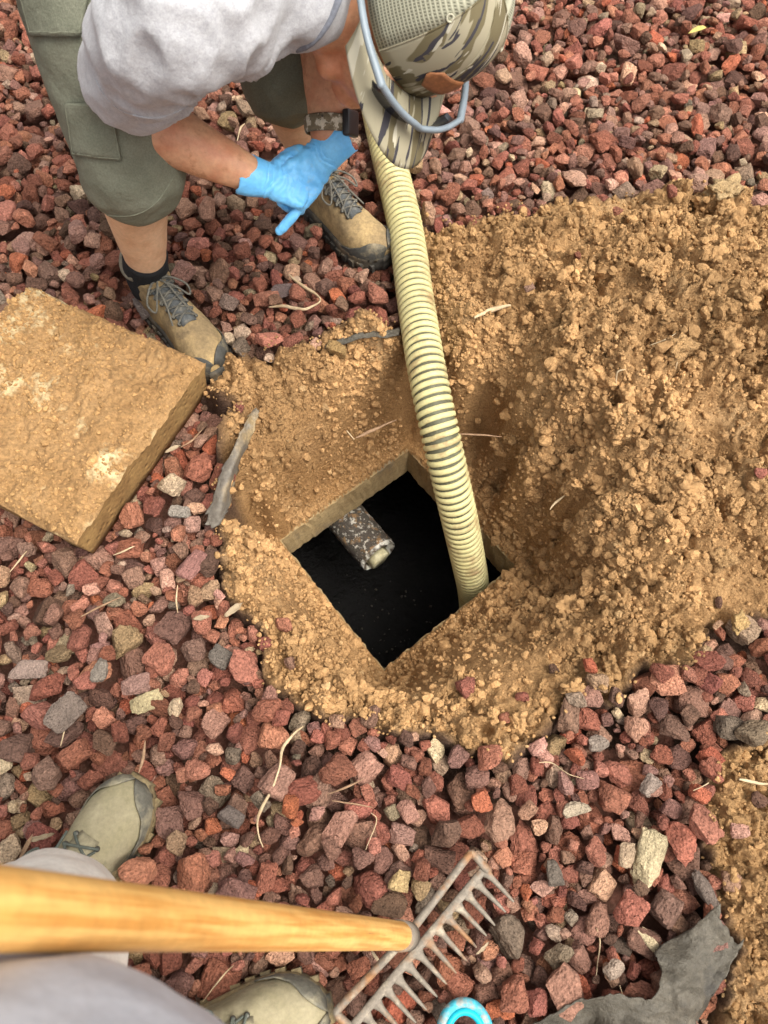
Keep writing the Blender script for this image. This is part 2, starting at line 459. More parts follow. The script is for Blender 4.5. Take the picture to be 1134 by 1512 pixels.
# wide ground sheet round the dug area
R0, R1 = HALF - 0.002, 120.0
gv = []
for R, z in ((R0, -0.008), (R1, -0.008)):
    for a, b in ((-1, -1), (1, -1), (1, 1), (-1, 1)):
        p = OC + R * (a * E1 + b * E2); gv.append((p[0], p[1], z))
gb = MB(); gb.add(gv, [(i, 4 + i, 4 + (i + 1) % 4, (i + 1) % 4) for i in range(4)])
cg = np.arange(-HALF, HALF + 1e-6, HALF / 40); nc0 = len(cg)
C1, C2 = np.meshgrid(cg, cg, indexing='ij'); CXg = OC[0] + C1 * E1[0] + C2 * E2[0]; CYg = OC[1] + C1 * E1[1] + C2 * E2[1]
sg_ = sdf(CXg, CYg); b0_ = len(gb.v)
gb.v += [(float(x), float(y), -0.009) for x, y in zip(CXg.ravel(), CYg.ravel())]
for i in range(nc0 - 1):
    for j in range(nc0 - 1):
        if min(sg_[i, j], sg_[i + 1, j], sg_[i, j + 1], sg_[i + 1, j + 1]) > 0.016:
            q = b0_ + i * nc0 + j; gb.f.append((q, q + 1, q + nc0 + 1, q + nc0))
ground = gb.build('ground', m_under, smooth=False)
tag(ground, 'dark dirt bed under the red lava gravel', kind='structure')
if ground.data.polygons[0].normal.z < 0: ground.data.flip_normals()

def soil_at(x, y):
    """bilinear look-up in the terrain grid"""
    x = np.asarray(x, float); y = np.asarray(y, float)
    l1 = (x - OC[0]) * E1[0] + (y - OC[1]) * E1[1]; l2 = (x - OC[0]) * E2[0] + (y - OC[1]) * E2[1]
    i = np.clip(np.searchsorted(ax_, l1) - 1, 0, na - 2); j = np.clip(np.searchsorted(ax_, l2) - 1, 0, na - 2)
    out = np.maximum.reduce([TZ[i, j], TZ[i + 1, j], TZ[i, j + 1], TZ[i + 1, j + 1]]) * 0.5 + 0.5 * TZ[i, j]
    return np.where((np.abs(l1) < HALF) & (np.abs(l2) < HALF), out, -0.008)

# ------------------------------------------------------------------ rock shapes
def geodesic(fr):
    t = (1 + 5 ** 0.5) / 2
    V = np.array([(-1,t,0),(1,t,0),(-1,-t,0),(1,-t,0),(0,-1,t),(0,1,t),(0,-1,-t),(0,1,-t),(t,0,-1),(t,0,1),(-t,0,-1),(-t,0,1)], float)
    F = [(0,11,5),(0,5,1),(0,1,7),(0,7,10),(0,10,11),(1,5,9),(5,11,4),(11,10,2),(10,7,6),(7,1,8),(3,9,4),(3,4,2),(3,2,6),(3,6,8),(3,8,9),(4,9,5),(2,4,11),(6,2,10),(8,6,7),(9,8,1)]
    vs = []; key = {}; fs = []
    def vid(p):
        p = p / np.linalg.norm(p); k = tuple(np.round(p, 5))
        if k not in key: key[k] = len(vs); vs.append(p)
        return key[k]
    for a, b, c in F:
        A, B, C = V[a], V[b], V[c]
        g = {}
        for i in range(fr + 1):
            for j in range(fr + 1 - i):
                g[i, j] = vid(A + (B - A) * i / fr + (C - A) * j / fr)
        for i in range(fr):
            for j in range(fr - i):
                fs.append((g[i, j], g[i + 1, j], g[i, j + 1]))
                if i + j < fr - 1: fs.append((g[i + 1, j], g[i + 1, j + 1], g[i, j + 1]))
    return np.array(vs), np.array(fs)
def rock_variants(n, fr, p, kmin, kmax, seed, lump=0.06, lf=2.2):
    V, F = geodesic(fr); r = np.random.default_rng(seed); out = []
    for i in range(n):
        k = r.integers(kmin, kmax + 1)
        nn = r.normal(size=(k, 3)); nn /= np.linalg.norm(nn, axis=1)[:, None]
        nn = np.concatenate([nn, [[1,0,0],[-1,0,0],[0,1,0],[0,-1,0],[0,0,1],[0,0,-1]]])
        h = np.concatenate([r.uniform(0.62, 1.0, k), r.uniform(0.85, 1.1, 6)])
        q = np.maximum(V @ nn.T / h, 0)
        rad = (q ** p).sum(1) ** (-1 / p)
        off = r.uniform(0, 50, 3)
        nz = np.array([mnoise.noise(Vector(v * lf + off)) + 0.5 * mnoise.noise(Vector(v * lf * 2.3 + off)) + 0.3 * mnoise.noise(Vector(v * lf * 5.1 + off)) for v in V])
        W = V * (rad * (1 + lump * nz))[:, None]
        out.append(W / np.abs(W).max())
    return out, F
RV, RF = rock_variants(26, 3, 26, 5, 9, 3, 0.10, 2.6)
RVL, RFL = rock_variants(26, 2, 20, 5, 9, 3, 0.08, 2.6)
RVH, RFH = rock_variants(26, 5, 30, 5, 9, 3, 0.12, 2.6)
CV, CF = rock_variants(16, 2, 9, 4, 7, 9, 0.34, 2.0)
CVL, CFL = rock_variants(16, 1, 8, 4, 7, 9, 0.35, 1.5)
CVH, CFH = rock_variants(16, 9, 9, 3, 6, 9, 0.55, 2.4)

def rotm(r, tilt):
    a = r.uniform(0, 2 * math.pi); b = r.normal() * tilt; c = r.normal() * tilt
    return np.array(Matrix.Rotation(a, 3, 'Z') @ Matrix.Rotation(b, 3, 'X') @ Matrix.Rotation(c, 3, 'Y'))

PAL = [((130,76,62), 24), ((140,84,68), 22), ((154,98,80), 15), ((124,88,77), 18), ((140,103,90), 13), ((166,122,105), 8), ((108,78,68), 12), ((142,118,100), 3), ((118,100,87), 3), ((150,120,92), 5), ((160,86,60), 4), ((174,148,122), 2.5), ((96,68,58), 8)]
_pw = np.array([p[1] for p in PAL], float); _pw /= _pw.sum()
def stone_col(r):
    c = np.array(lin(*PAL[r.choice(len(PAL), p=_pw)][0])); c = 0.87 * c + 0.13 * c.mean() * np.array([1.06, 1.0, 0.92])
    return np.clip(c * r.uniform(0.78, 1.36) * np.array([1.0, r.uniform(0.93, 1.08), r.uniform(0.84, 1.0)]), 0.01, 0.8)

# gravel heap: drop stones one after another on a height map, preferring the low spots
GX0, GX1, GY0, GY1, GS = -1.75, 1.75, -0.65, 2.75, 0.006
gnx = int((GX1 - GX0) / GS); gny = int((GY1 - GY0) / GS)
cx = GX0 + (np.arange(gnx) + 0.5) * GS; cy = GY0 + (np.arange(gny) + 0.5) * GS
CX, CY = np.meshgrid(cx, cy, indexing='ij')
SDG = sdf(CX, CY)
HM = np.maximum(soil_at(CX, CY), -0.008)
ID = np.full((gnx, gny), -1, int)
in_l = lambda x, y: np.maximum(np.abs((x - OC[0]) * E1[0] + (y - OC[1]) * E1[1]), np.abs((x - OC[0]) * E2[0] + (y - OC[1]) * E2[1]))
LID_R = np.array([-0.337, 0.872]); LA = np.array([-0.895, 0.446]); LB = np.array([-0.446, -0.895]); LS = 0.415
stones = []
def drop(r, x, y, rad, asp, R, v, col, sink=0.25):
    ext = np.abs(R) @ (rad * asp) * 0.76
    i0 = max(int((x - ext[0] - GX0) / GS), 0); i1 = min(int((x + ext[0] - GX0) / GS) + 1, gnx)
    j0 = max(int((y - ext[1] - GY0) / GS), 0); j1 = min(int((y + ext[1] - GY0) / GS) + 1, gny)
    if i1 - i0 < 2 or j1 - j0 < 2: return
    sub = HM[i0:i1, j0:j1]
    dx = (CX[i0:i1, j0:j1] - x) / ext[0]; dy = (CY[i0:i1, j0:j1] - y) / ext[1]
    q = dx * dx + dy * dy; m = q < 0.8
    if not m.any(): return
    base = 0.6 * sub[m].mean() + 0.4 * sub[m].max()
    zc = base + ext[2] * (0.9 - sink)
    top = np.where(q < 1, zc + ext[2] * 0.85 * np.sqrt(np.maximum(1 - q, 0)), -9)
    up = top > sub
    sub[up] = top[up]; ID[i0:i1, j0:j1][up] = len(stones)
    stones.append((x, y, zc, rad, asp, R, v, col))
def in_view(x, y, m):
    px, py, zd = proj(x, y, 0.03)
    return (-m < px < 1134 + m) and (-m < py < 1512 + m)
r = rng
N_ST = 27000
kx = r.uniform(GX0 + .05, GX1 - .05, 900000); ky = r.uniform(-0.45, 2.65, 900000)
_a, _b, _c = proj(kx, ky, 0.03)
_ok = (_a > -230) & (_a < 1364) & (_b > -230) & (_b < 1742)
kx, ky = kx[_ok], ky[_ok]
_i = ((kx - GX0) / GS).astype(int); _j = ((ky - GY0) / GS).astype(int)
_ok = SDG[_i, _j] > -0.005; kx, ky, _i, _j = kx[_ok], ky[_ok], _i[_ok], _j[_ok]
cu = 0
while len(stones) < N_ST and cu + 12 < len(kx):
    kk = 5 if len(stones) < 15000 else 14
    sl_ = slice(cu, cu + kk); cu += kk
    hh_ = HM[_i[sl_], _j[sl_]] + HM[np.minimum(_i[sl_] + 1, gnx - 1), _j[sl_]] + HM[np.maximum(_i[sl_] - 1, 0), _j[sl_]]
    q = cu - kk + int(np.argmin(hh_))
    if hh_.min() > 0.150: continue
    lo = len(stones) > 17000
    rad = float(np.clip(r.lognormal(math.log(0.0120 if lo else 0.0138), 0.41), 0.005, 0.032))
    asp = np.array([1.0, r.uniform(0.62, 0.95), r.uniform(0.5, 0.8)])
    drop(r, kx[q], ky[q], rad, asp, rotm(r, 0.35), r.integers(len(RV)), stone_col(r))
# strays lying on the soil
STRAY = [(690,1015,16),(880,1010,17),(868,985,13),(420,925,13),(405,1035,12),(845,1040,14),(770,1030,10),(330,520,14),(352,600,10),(950,1010,15),(745,1060,10),(300,650,14),(430,980,10),(905,1030,14),(640,690,6),(1128,690,10),(780,430,9),(905,330,11),(965,300,10),(985,305,13),(1000,330,9),(845,405,7),(1060,890,9),(1010,1000,13),(1090,1230,12),(1070,1300,14),(1110,1180,12),(815,990,9),(500,1070,12),(600,1100,11)]
for px, py, mm in STRAY:
    p = P(px, py, 0.05); z = float(soil_at(p.x, p.y)); p = P(px, py, z)
    drop(r, p.x, p.y, mm * 0.00125, np.array([1, .8, .65]), rotm(r, 0.3), r.integers(len(RV)), stone_col(r), 0.3)
HMS = HM.copy()
def surf(x, y):
    i = int((x - GX0) / GS); j = int((y - GY0) / GS)
    if 0 <= i < gnx and 0 <= j < gny: return float(HMS[max(i-1,0):i+2, max(j-1,0):j+2].max())
    return 0.03
def S(px, py, dz=0.0):
    h = 0.04
    for _ in range(5):
        p = P(px, py, h); h = 0.5 * h + 0.5 * (surf(p.x, p.y) + dz)
    return P(px, py, h)
# which stones show largest in the photograph
cnt = np.zeros(len(stones)); seen_any = np.bincount(ID[ID >= 0].ravel(), minlength=len(stones))
ii, jj = np.nonzero(ID >= 0)
PXg, PYg, ZDg = proj(CX[ii, jj], CY[ii, jj], 0.04)
ok = (PXg > 0) & (PXg < 1134) & (PYg > 0) & (PYg < 1512)
np.add.at(cnt, ID[ii, jj][ok], 1.0 / ZDg[ok] ** 2)
order = np.argsort(-cnt)
single = set(order[:290].tolist())
hidden = cnt <= 0
mesh_cache = {}
vv = []; ff = []; cc = []; nb = 0
# things that press the gravel down: segment, half width, height of their underside
PRESS = [(P(535, 60, .08), P(640, 560, .08), .040, .046), (Vector((-.1, 2.3, 0)), P(535, 60, .08), .040, .046),
         (P(319, 553, .06), P(319, 553, .06) + Vector((-.6, .8, 0)) * .288, .055, .040), (P(575, 380, .06), P(575, 380, .06) + Vector((-.70, .71, 0)) * .288, .055, .040),
         (P(207, 1150, .06), P(207, 1150, .06) - Vector((.52, .85, 0)) * .305, .058, .040), (P(488, 1492, .06), P(488, 1492, .06) - Vector((.97, .24, 0)) * .305, .058, .040),
         (P(716, 1277, .085), P(532, 1499, .085), .030, .078), (P(750, 1305, .08), P(566, 1525, .08), .034, .070), (P(687, 1531, .09), P(688, 1532, .09), .05, .07)]
def press(x, y, zt):
    lim = 9.0
    for A, B, hw, zl in PRESS:
        ex, ey = B.x - A.x, B.y - A.y; t = min(max(((x - A.x) * ex + (y - A.y) * ey) / (ex * ex + ey * ey), 0), 1)
        if math.hypot(x - A.x - t * ex, y - A.y - t * ey) < hw + 0.010: lim = min(lim, zl)
    rel = np.array([x, y]) - LID_R
    if -.01 < rel @ LA < LS + .01 and -.01 < rel @ LB < LS + .01: lim = min(lim, .052)
    return min(0.0, lim - zt)
for k, (x, y, z, rad, asp, R, v, col) in enumerate(stones):
    if seen_any[k] == 0: continue
    z += press(x, y, z + float((np.abs(R) @ (rad * asp))[2]) * .9)
    if k in single:
        if v not in mesh_cache:
            mesh_cache[v] = np_mesh('stone', RVH[v] * 0.02, RFH, smooth=False); mesh_cache[v].materials.append(m_stone_o)
        o = D.objects.new('stone', mesh_cache[v]); COL.objects.link(o); o.parent = ground
        Mx = Matrix(R.tolist()).to_4x4(); s = rad / 0.02
        o.matrix_basis = Matrix.Translation((x, y, z)) @ Mx @ Matrix.Diagonal((asp[0] * s, asp[1] * s, asp[2] * s, 1))
        o.color = (*col, 1)
    else:
        low = not in_view(x, y, 20) or seen_any[k] < 5
        W = ((RVL if low else RV)[v] * (asp * rad)) @ R.T + np.array([x, y, z])
        vv.append(W); ff.append((RFL if low else RF) + nb); nb += len(W); cc.append(np.repeat(col[None], len(W), 0))
g_me = np_mesh('gravel', np.concatenate(vv), np.concatenate(ff), smooth=False, col=np.concatenate(cc))
gravel = link('gravel', g_me, ground, m_stone)
gravel['kind'] = 'stuff'


# soil crumbs and clods
vv = []; ff = []; cc = []; nb = 0; clods = []
NCAND = 90000
qx = r.uniform(-0.75, 1.45, NCAND); qy = r.uniform(-0.35, 1.95, NCAND)
_u = r.uniform(-OH - .2, OH + .2, 16000); _v = r.uniform(-OH - .2, OH + .2, 16000)       # loose bits on the pit walls
qx = np.concatenate([OC[0] + _u * E1[0] + _v * E2[0], qx]); qy = np.concatenate([OC[1] + _u * E1[1] + _v * E2[1], qy])
qi = ((qx - GX0) / GS).astype(int); qj = ((qy - GY0) / GS).astype(int)
okq = (qi >= 0) & (qi < gnx) & (qj >= 0) & (qj < gny); qx, qy, qi, qj = qx[okq], qy[okq], qi[okq], qj[okq]
qs = SDG[qi, qj]; qpx, qpy, _z = proj(qx, qy, 0.05); qrg = roughness_at(qx, qy)
okq = (qs < 0.02) & (qpx > -70) & (qpx < 1204) & (qpy > -70) & (qpy < 1582) & (in_l(qx, qy) > OH + 0.006)
okq &= ~((qs > -0.01) & (r.random(len(qx)) < 0.75)) & (qs < 0.012) & (r.random(len(qx)) < 0.12 + 0.88 * qrg ** 2)
qx, qy, qi, qj, qs = qx[okq][:31000], qy[okq][:31000], qi[okq][:31000], qj[okq][:31000], qs[okq][:31000]
qz = soil_at(qx, qy); qt = fbm(qx, qy, 7, 3, 5) * 1.6
for x, y, i, j, sd, z, t in zip(qx, qy, qi, qj, qs, qz, qt):
    mound = x > 0.25 and y > 0.35
    rad = 0.0028 * (1 - r.random() * 0.988) ** (-0.47 if mound else -0.40)
    rad = min(rad, 0.03)
    if not mound and rad > 0.016: rad *= 0.55
    if (mound and r.random() < 0.016) or (y < 0.36 and sd > -0.10 and r.random() < 0.02): rad = r.uniform(0.012, 0.024 if r.random() < .7 else 0.034) if mound else r.uniform(.012, .024)
    if sd > -0.02: z = max(z, HM[i, j])
    if any(math.hypot(x - ha[0] - tt_ * (hb[0] - ha[0]), y - ha[1] - tt_ * (hb[1] - ha[1])) < .036 + rad for ha, hb in HOSE_BED for tt_ in (0, .2, .4, .6, .8, 1)): continue
    asp = np.array([1.0, r.uniform(0.7, 1.0), r.uniform(0.6, 0.9)])
    col = np.array([0.37, 0.217, 0.097]) * (1 + t * 0.5) * r.uniform(0.78, 1.22)
    if r.random() < 0.03: col = col * np.array([1.2, 1.3, 1.4])
    if sd > -0.006: rad = min(rad, 0.0042) if r.random() < .85 else min(rad, .009)
    z = z + rad * r.uniform(-0.45, 0.22)
    clods.append((x, y, z, rad, asp, rotm(r, 0.6), r.integers(len(CV)), np.clip(col, 0.02, 0.75)))
    HMS[i, j] = max(HMS[i, j], z + rad * 0.6)
rk = np.array([c[3] / proj(c[0], c[1], c[2])[2] for c in clods])
big = set(np.argsort(-rk)[:260].tolist())
mesh_cache = {}
for k, (x, y, z, rad, asp, R, v, col) in enumerate(clods):
    if k in big:
        if v not in mesh_cache:
            mesh_cache[v] = np_mesh('clod', CVH[v] * 0.015, CFH); mesh_cache[v].materials.append(m_clod)
        o = D.objects.new('clod', mesh_cache[v]); COL.objects.link(o); o.parent = dug_soil
        s = rad / 0.015
        o.matrix_basis = Matrix.Translation((x, y, z)) @ Matrix(R.tolist()).to_4x4() @ Matrix.Diagonal((asp[0] * s, asp[1] * s, asp[2] * s, 1))
        o.color = (*col, 1)
    else:
        small = rad < 0.0047
        W = ((CVL if small else CV)[v] * (asp * rad)) @ R.T + np.array([x, y, z])
        vv.append(W); ff.append((CFL if small else CF) + nb); nb += len(W); cc.append(np.repeat(col[None], len(W), 0))
c_me = np_mesh('crumbs', np.concatenate(vv), np.concatenate(ff), smooth=False, col=np.concatenate(cc))
crumbs = link('crumbs', c_me, dug_soil, m_crumb)
crumbs['kind'] = 'stuff'

# ------------------------------------------------------------------ septic tank under the pit
m_conc = mat('pit_concrete', (0.33, 0.24, 0.12), 0.9, (0.24, 0.16, 0.075), 14, col3=(0.16, 0.13, 0.09), scale3=9, thr3=(0.55, 0.7), bump=0.5, bscale=120, bdist=0.003)
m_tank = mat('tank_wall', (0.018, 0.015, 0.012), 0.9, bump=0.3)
m_sludge = mat('sludge', (0.004, 0.0035, 0.003), 0.1, bump=0.9, bscale=70, bdist=0.012, fine=0, spec=0.25)
def loc3(a, b, z): p = OC + a * E1 + b * E2; return Vector((p[0], p[1], z))
tank = empty('septic_tank', loc3(0, 0, -1.3), 'buried concrete septic tank with a square open hatch in the pit', 'tank')
def ring_sq(h, z, w=0.0):
    out = []
    for a, b in ((-1, -1), (1, -1), (1, 1), (-1, 1)): out.append((a * h, b * h, z))
    return out
def hatch_ring(h, z, n=18, jit=0.0, sd=0):
    rr = np.random.default_rng(sd); pts = []
    cs = [(-1, -1), (1, -1), (1, 1), (-1, 1)]
    for i in range(4):
        a = np.array(cs[i]) * h; b = np.array(cs[(i + 1) % 4]) * h
        for k in range(n):
            q = a + (b - a) * k / n + rr.normal(size=2) * jit
            pts.append(loc3(q[0], q[1], z + rr.normal() * jit))
    return pts
mb = MB()
mb.loft([hatch_ring(0.46, ZB, 40), hatch_ring(0.46, ZC - 0.002, 40), hatch_ring(OH + 0.014, ZC - 0.002, 40), hatch_ring(OH - 0.0005, ZC - 0.008, 40, jit=0.0016, sd=1), hatch_ring(OH - 0.002, ZC - .035, 40, jit=0.001, sd=2), hatch_ring(OH - 0.003, ZC - .07, 40, jit=0.001, sd=3), hatch_ring(OH - 0.004, ZB + 0.005, 40, jit=0.0010, sd=4), hatch_ring(OH + 0.004, ZB, 40, jit=0.001, sd=5)], closed=True)
mb.build('hatch_rim', m_conc, tank, smooth=False)
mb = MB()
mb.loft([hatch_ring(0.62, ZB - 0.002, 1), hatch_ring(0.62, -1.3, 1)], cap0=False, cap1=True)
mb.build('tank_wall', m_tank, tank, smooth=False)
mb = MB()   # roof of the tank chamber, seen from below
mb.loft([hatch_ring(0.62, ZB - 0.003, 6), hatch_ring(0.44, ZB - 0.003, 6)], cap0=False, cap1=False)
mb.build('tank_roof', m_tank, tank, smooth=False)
# inlet pipe: thick crusted pipe sticking out of the upper left wall
m_pipe = mat('crusted_pipe', (0.12, 0.10, 0.08), 0.75, (0.42, 0.25, 0.12), 48, (0.54, 0.64), (0.75, 0.70, 0.6), 95, (0.55, 0.62), bump=1.0, bscale=150, bdist=0.01, fine=0.4, fscale=300)
m_pvc = mat('pipe_plastic', (0.78, 0.75, 0.66), 0.5, (0.10, 0.075, 0.05), 38, (0.42, 0.56))
m_paddle = mat('yellowed_plastic', (0.80, 0.74, 0.50), 0.55, (0.62, 0.54, 0.30), 60)
PZ = -0.49
pe = P(560, 822, PZ); ax = Vector((E2[0], E2[1], 0.0)); ax.normalize(); sd_ = Vector((E1[0], E1[1], 0.0)); up = Vector((0, 0, 1))
PR = 0.050
def pr(c, R, n=40, jit=0.0, sd=0):
    rr = random.Random(sd)
    return [c + (sd_ * math.cos(2 * math.pi * j / n) + up * math.sin(2 * math.pi * j / n)) * (R + rr.uniform(-jit, jit)) for j in range(n)]
mb = MB()
rings = [pr(pe - ax * (0.002 * 0 + 0.012 * k), PR + 0.002, jit=0.0016, sd=k) for k in range(1, 30)]
mb.loft(rings[::-1], cap0=True, cap1=False)
pipe = mb.build('inlet_pipe', m_pipe, tank)
mb = MB(); mb.loft([pr(pe - ax * 0.0125, PR + 0.0012), pr(pe, PR + .0005, jit=.0012, sd=5), pr(pe - ax * .001, PR - 0.0022, jit=.0008, sd=6), pr(pe - ax * 0.24, PR - 0.0026)], cap0=False, cap1=True)
mb.build('pipe_lip', m_pvc, pipe)
mb = MB()
c = pe - ax * 0.008 - up * 0.010 - sd_ * 0.004
sh = [(-.022, -.012), (-.014, .020), (.016, .026), (.028, .008), (.010, -.020), (-.010, -.022)]
mb.loft([[c + sd_ * a * 1.15 + up * b * 1.1 + ax * (0.004 if k in (0, 3) else 0) for a, b in [(x * q, y * q) for x, y in sh]] for k, q in ((0, .9), (1, 1.0), (2, 1.0), (3, .9))], True, True)
for i, v in enumerate(mb.v): mb.v[i] = tuple(Vector(v) + ax * (-0.012 if i < 12 else 0.014))
mb.build('flap', m_paddle, pipe)
# sludge surface
nx = 60
mb = MB()
for i in range(nx + 1):
    for j in range(nx + 1):
        a = -0.6 + 1.2 * i / nx; b = -0.6 + 1.2 * j / nx
        p = loc3(a, b, -0.78 + 0.012 * mnoise.noise(Vector((a * 18, b * 18, 0))) + 0.006 * mnoise.noise(Vector((a * 60, b * 60, 3))))
        mb.v.append(tuple(p))
for i in range(nx):
    for j in range(nx):
        q = i * (nx + 1) + j; mb.f.append((q, q + nx + 1, q + nx + 2, q + 1))
sl = mb.build('sludge_water', m_sludge)
tag(sl, 'black glistening sludge at the bottom of the open tank', kind='structure')
if sl.data.polygons[0].normal.z < 0: sl.data.flip_normals()

vv = []; ff = []; nb = 0; rs = np.random.default_rng(4)
for k in range(130):
    q = loc3(rs.normal() * .12 - .05, rs.normal() * .12 + .08, -0.775); W = (CV[rs.integers(16)] * rs.uniform(.001, .0045) * np.array([1, .8, .4])) @ rotm(rs, .2).T + np.array(q)
    vv.append(W); ff.append(CF + nb); nb += len(W)
o = link('floating_scum', np_mesh('floating_scum', np.concatenate(vv), np.concatenate(ff)), sl, mat('scum', (0.06, 0.05, 0.035), 0.3)); o['kind'] = 'stuff'

# ------------------------------------------------------------------ concrete lid lying on the gravel
m_lid = mat('lid_concrete', (0.35, 0.208, 0.09), 0.92, (0.27, 0.152, 0.06), 12, col3=(0.60, 0.48, 0.27), scale3=7, thr3=(0.54, 0.64), bump=0.9, bscale=110, bdist=0.007, fine=0.35)
m_lidside = mat('lid_side_concrete', (0.34, 0.205, 0.075), 0.9, (0.23, 0.128, 0.045), 18, pits=0.8, pscale=70, bump=0.5, bscale=150, bdist=0.003)
LZ0, LZ1 = 0.046, 0.168
lid_c = LID_R + (LA + LB) * LS / 2
lid = empty('hatch_lid', (lid_c[0], lid_c[1], LZ0), 'heavy square concrete hatch lid caked in brown soil lying on the gravel', 'lid')
n = 130
def lp(a, b, z): q = LID_R + LA * a + LB * b; return (q[0], q[1], z)
def lid_top(a, b):
    e = min(a, b, LS - a, LS - b)
    z = LZ1 + 0.014 * mnoise.noise(Vector((a * 9, b * 9, 1))) + 0.009 * mnoise.noise(Vector((a * 30, b * 30, 2))) + 0.007 * (0.4 - abs(mnoise.noise(Vector((a * 55, b * 55, 7))))) + 0.005 * mnoise.noise(Vector((a * 95, b * 95, 2)))
    return z - 0.022 * max(0, 1 - e / 0.024) ** 2
mb = MB()
for i in range(n + 1):
    for j in range(n + 1):
        a = LS * i / n; b = LS * j / n
        wob = 0.004 * mnoise.noise(Vector((a * 22, b * 22, 5)))
        ea = a + (wob if i in (0, n) else 0); eb = b + (wob if j in (0, n) else 0)
        mb.v.append(lp(ea, eb, lid_top(a, b)))
for i in range(n):
    for j in range(n):
        q = i * (n + 1) + j; mb.f.append((q, q + 1, q + n + 2, q + n + 1))
# skirt: the tapered sides
def rim(inset, z):
    out = []
    for i in range(n): out.append((inset, inset + (LS - 2 * inset) * i / n))
    for i in range(n): out.append((inset + (LS - 2 * inset) * i / n, LS - inset))
    for i in range(n): out.append((LS - inset, LS - inset - (LS - 2 * inset) * i / n))
    for i in range(n): out.append((LS - inset - (LS - 2 * inset) * i / n, inset))
    return [lp(a, b, z + 0.0) for a, b in out]
top = mb.build('slab_top', m_lid, lid)
if top.data.polygons[0].normal.z < 0: top.data.flip_normals()
mb = MB()
tops = [(i, j) for i, j in [(0, k) for k in range(n)] + [(k, n) for k in range(n)] + [(n, n - k) for k in range(n)] + [(n - k, 0) for k in range(n)]]
r0 = [tuple(top.data.vertices[i * (n + 1) + j].co) for i, j in tops]
r1 = rim(0.006, LZ1 - 0.045); r2 = rim(0.011, LZ0 + 0.03); r3 = rim(0.017, LZ0)
for ring_, s_ in ((r1, 7), (r2, 8)):
    for k in range(len(ring_)):
        q = Vector(ring_[k]); ring_[k] = tuple(q + Vector((LA[0] + LB[0], LA[1] + LB[1], 0)) * 0.003 * mnoise.noise(q * 30))
mb.loft([r3, r2, r1, r0], cap0=True, cap1=False)
mb.build('slab_side', m_lidside, lid)
# soil crumbs stuck on the lid
vv = []; ff = []; cc = []; nb = 0; k = 0
rl = np.random.default_rng(21)
while k < 2200:
    a = rl.uniform(0.004, LS - 0.004); b = rl.uniform(0.004, LS - 0.004)
    dens = 0.5 + 1.8 * float(fbm(np.array(a), np.array(b), 7, 3, 12)) + (0.35 if a > 0.2 and b < 0.25 else 0) + (0.3 if b > 0.35 else 0) - (0.2 if a < .12 else 0) + (0.3 if min(a, b, LS - a, LS - b) < .03 else 0)
    if rl.random() > dens: continue
    rad = 0.0020 * (1 - rl.random() * 0.97) ** -0.40
    rad = min(rad * (1.5 if rl.random() < .1 else 1), 0.013); v = rl.integers(len(CV)); R = rotm(rl, 0.6)
    q = lp(a, b, lid_top(a, b) + rad * 0.1)
    W = (CV[v] * rad * np.array([1, .85, .75])) @ R.T + np.array(q)
    col = np.array([0.38, 0.225, 0.095]) * rl.uniform(0.75, 1.25)
    vv.append(W); ff.append(CF + nb); nb += len(W); cc.append(np.repeat(col[None], len(W), 0)); k += 1
o = link('soil_crumbs', np_mesh('soil_crumbs', np.concatenate(vv), np.concatenate(ff), smooth=False, col=np.concatenate(cc)), lid, m_crumb)
o['kind'] = 'stuff'

# ------------------------------------------------------------------ suction hose
m_hose = mat('hose_groove', (0.11, 0.11, 0.07), 0.6, (0.075, 0.07, 0.045), 30)
m_rib = mat('hose_rib', (0.60, 0.54, 0.26), 0.5, (0.47, 0.42, 0.21), 12, col3=(0.33, 0.23, 0.11), scale3=14, thr3=(0.52, 0.68), bump=0.15, bscale=200, bdist=0.002, fine=0.1)
hp = [Vector((-0.135, 2.55, 0.082)), Vector((-0.09, 2.1, 0.082)), P(535, 60, 0.082), P(566, 200, 0.085), P(597, 330, 0.085), P(613, 440, 0.088), P(630, 545, 0.085), P(652, 650, 0.035), P(676, 755, -0.095), P(692, 830, -0.27), P(699, 870, -0.42), P(700, 900, -0.58), P(696, 930, -0.82)]
hpath, _ = resample(hp, [(1, 1)] * len(hp), 40)
# arc length re-sampling
seg = np.array([list(p) for p in hpath]); dl = np.r_[0, np.cumsum(np.linalg.norm(np.diff(seg, axis=0), axis=1))]
HL = dl[-1]
def hose_at(s):
    s = min(max(s, 0), HL)
    return Vector([float(np.interp(s, dl, seg[:, q])) for q in range(3)])
hose = empty('suction_hose', tuple(hp[7]), 'pale yellow ribbed suction hose running over the gravel down into the hatch', 'hose')
HRAD = 0.0368; PITCHH = 0.0158
mb = MB(); sl_ = np.arange(0, HL, 0.012)
mb.tube([hose_at(s) for s in sl_], HRAD - 0.0025, n=28, round_ends=False)
tube = mb.build('hose_tube', m_hose, hose)
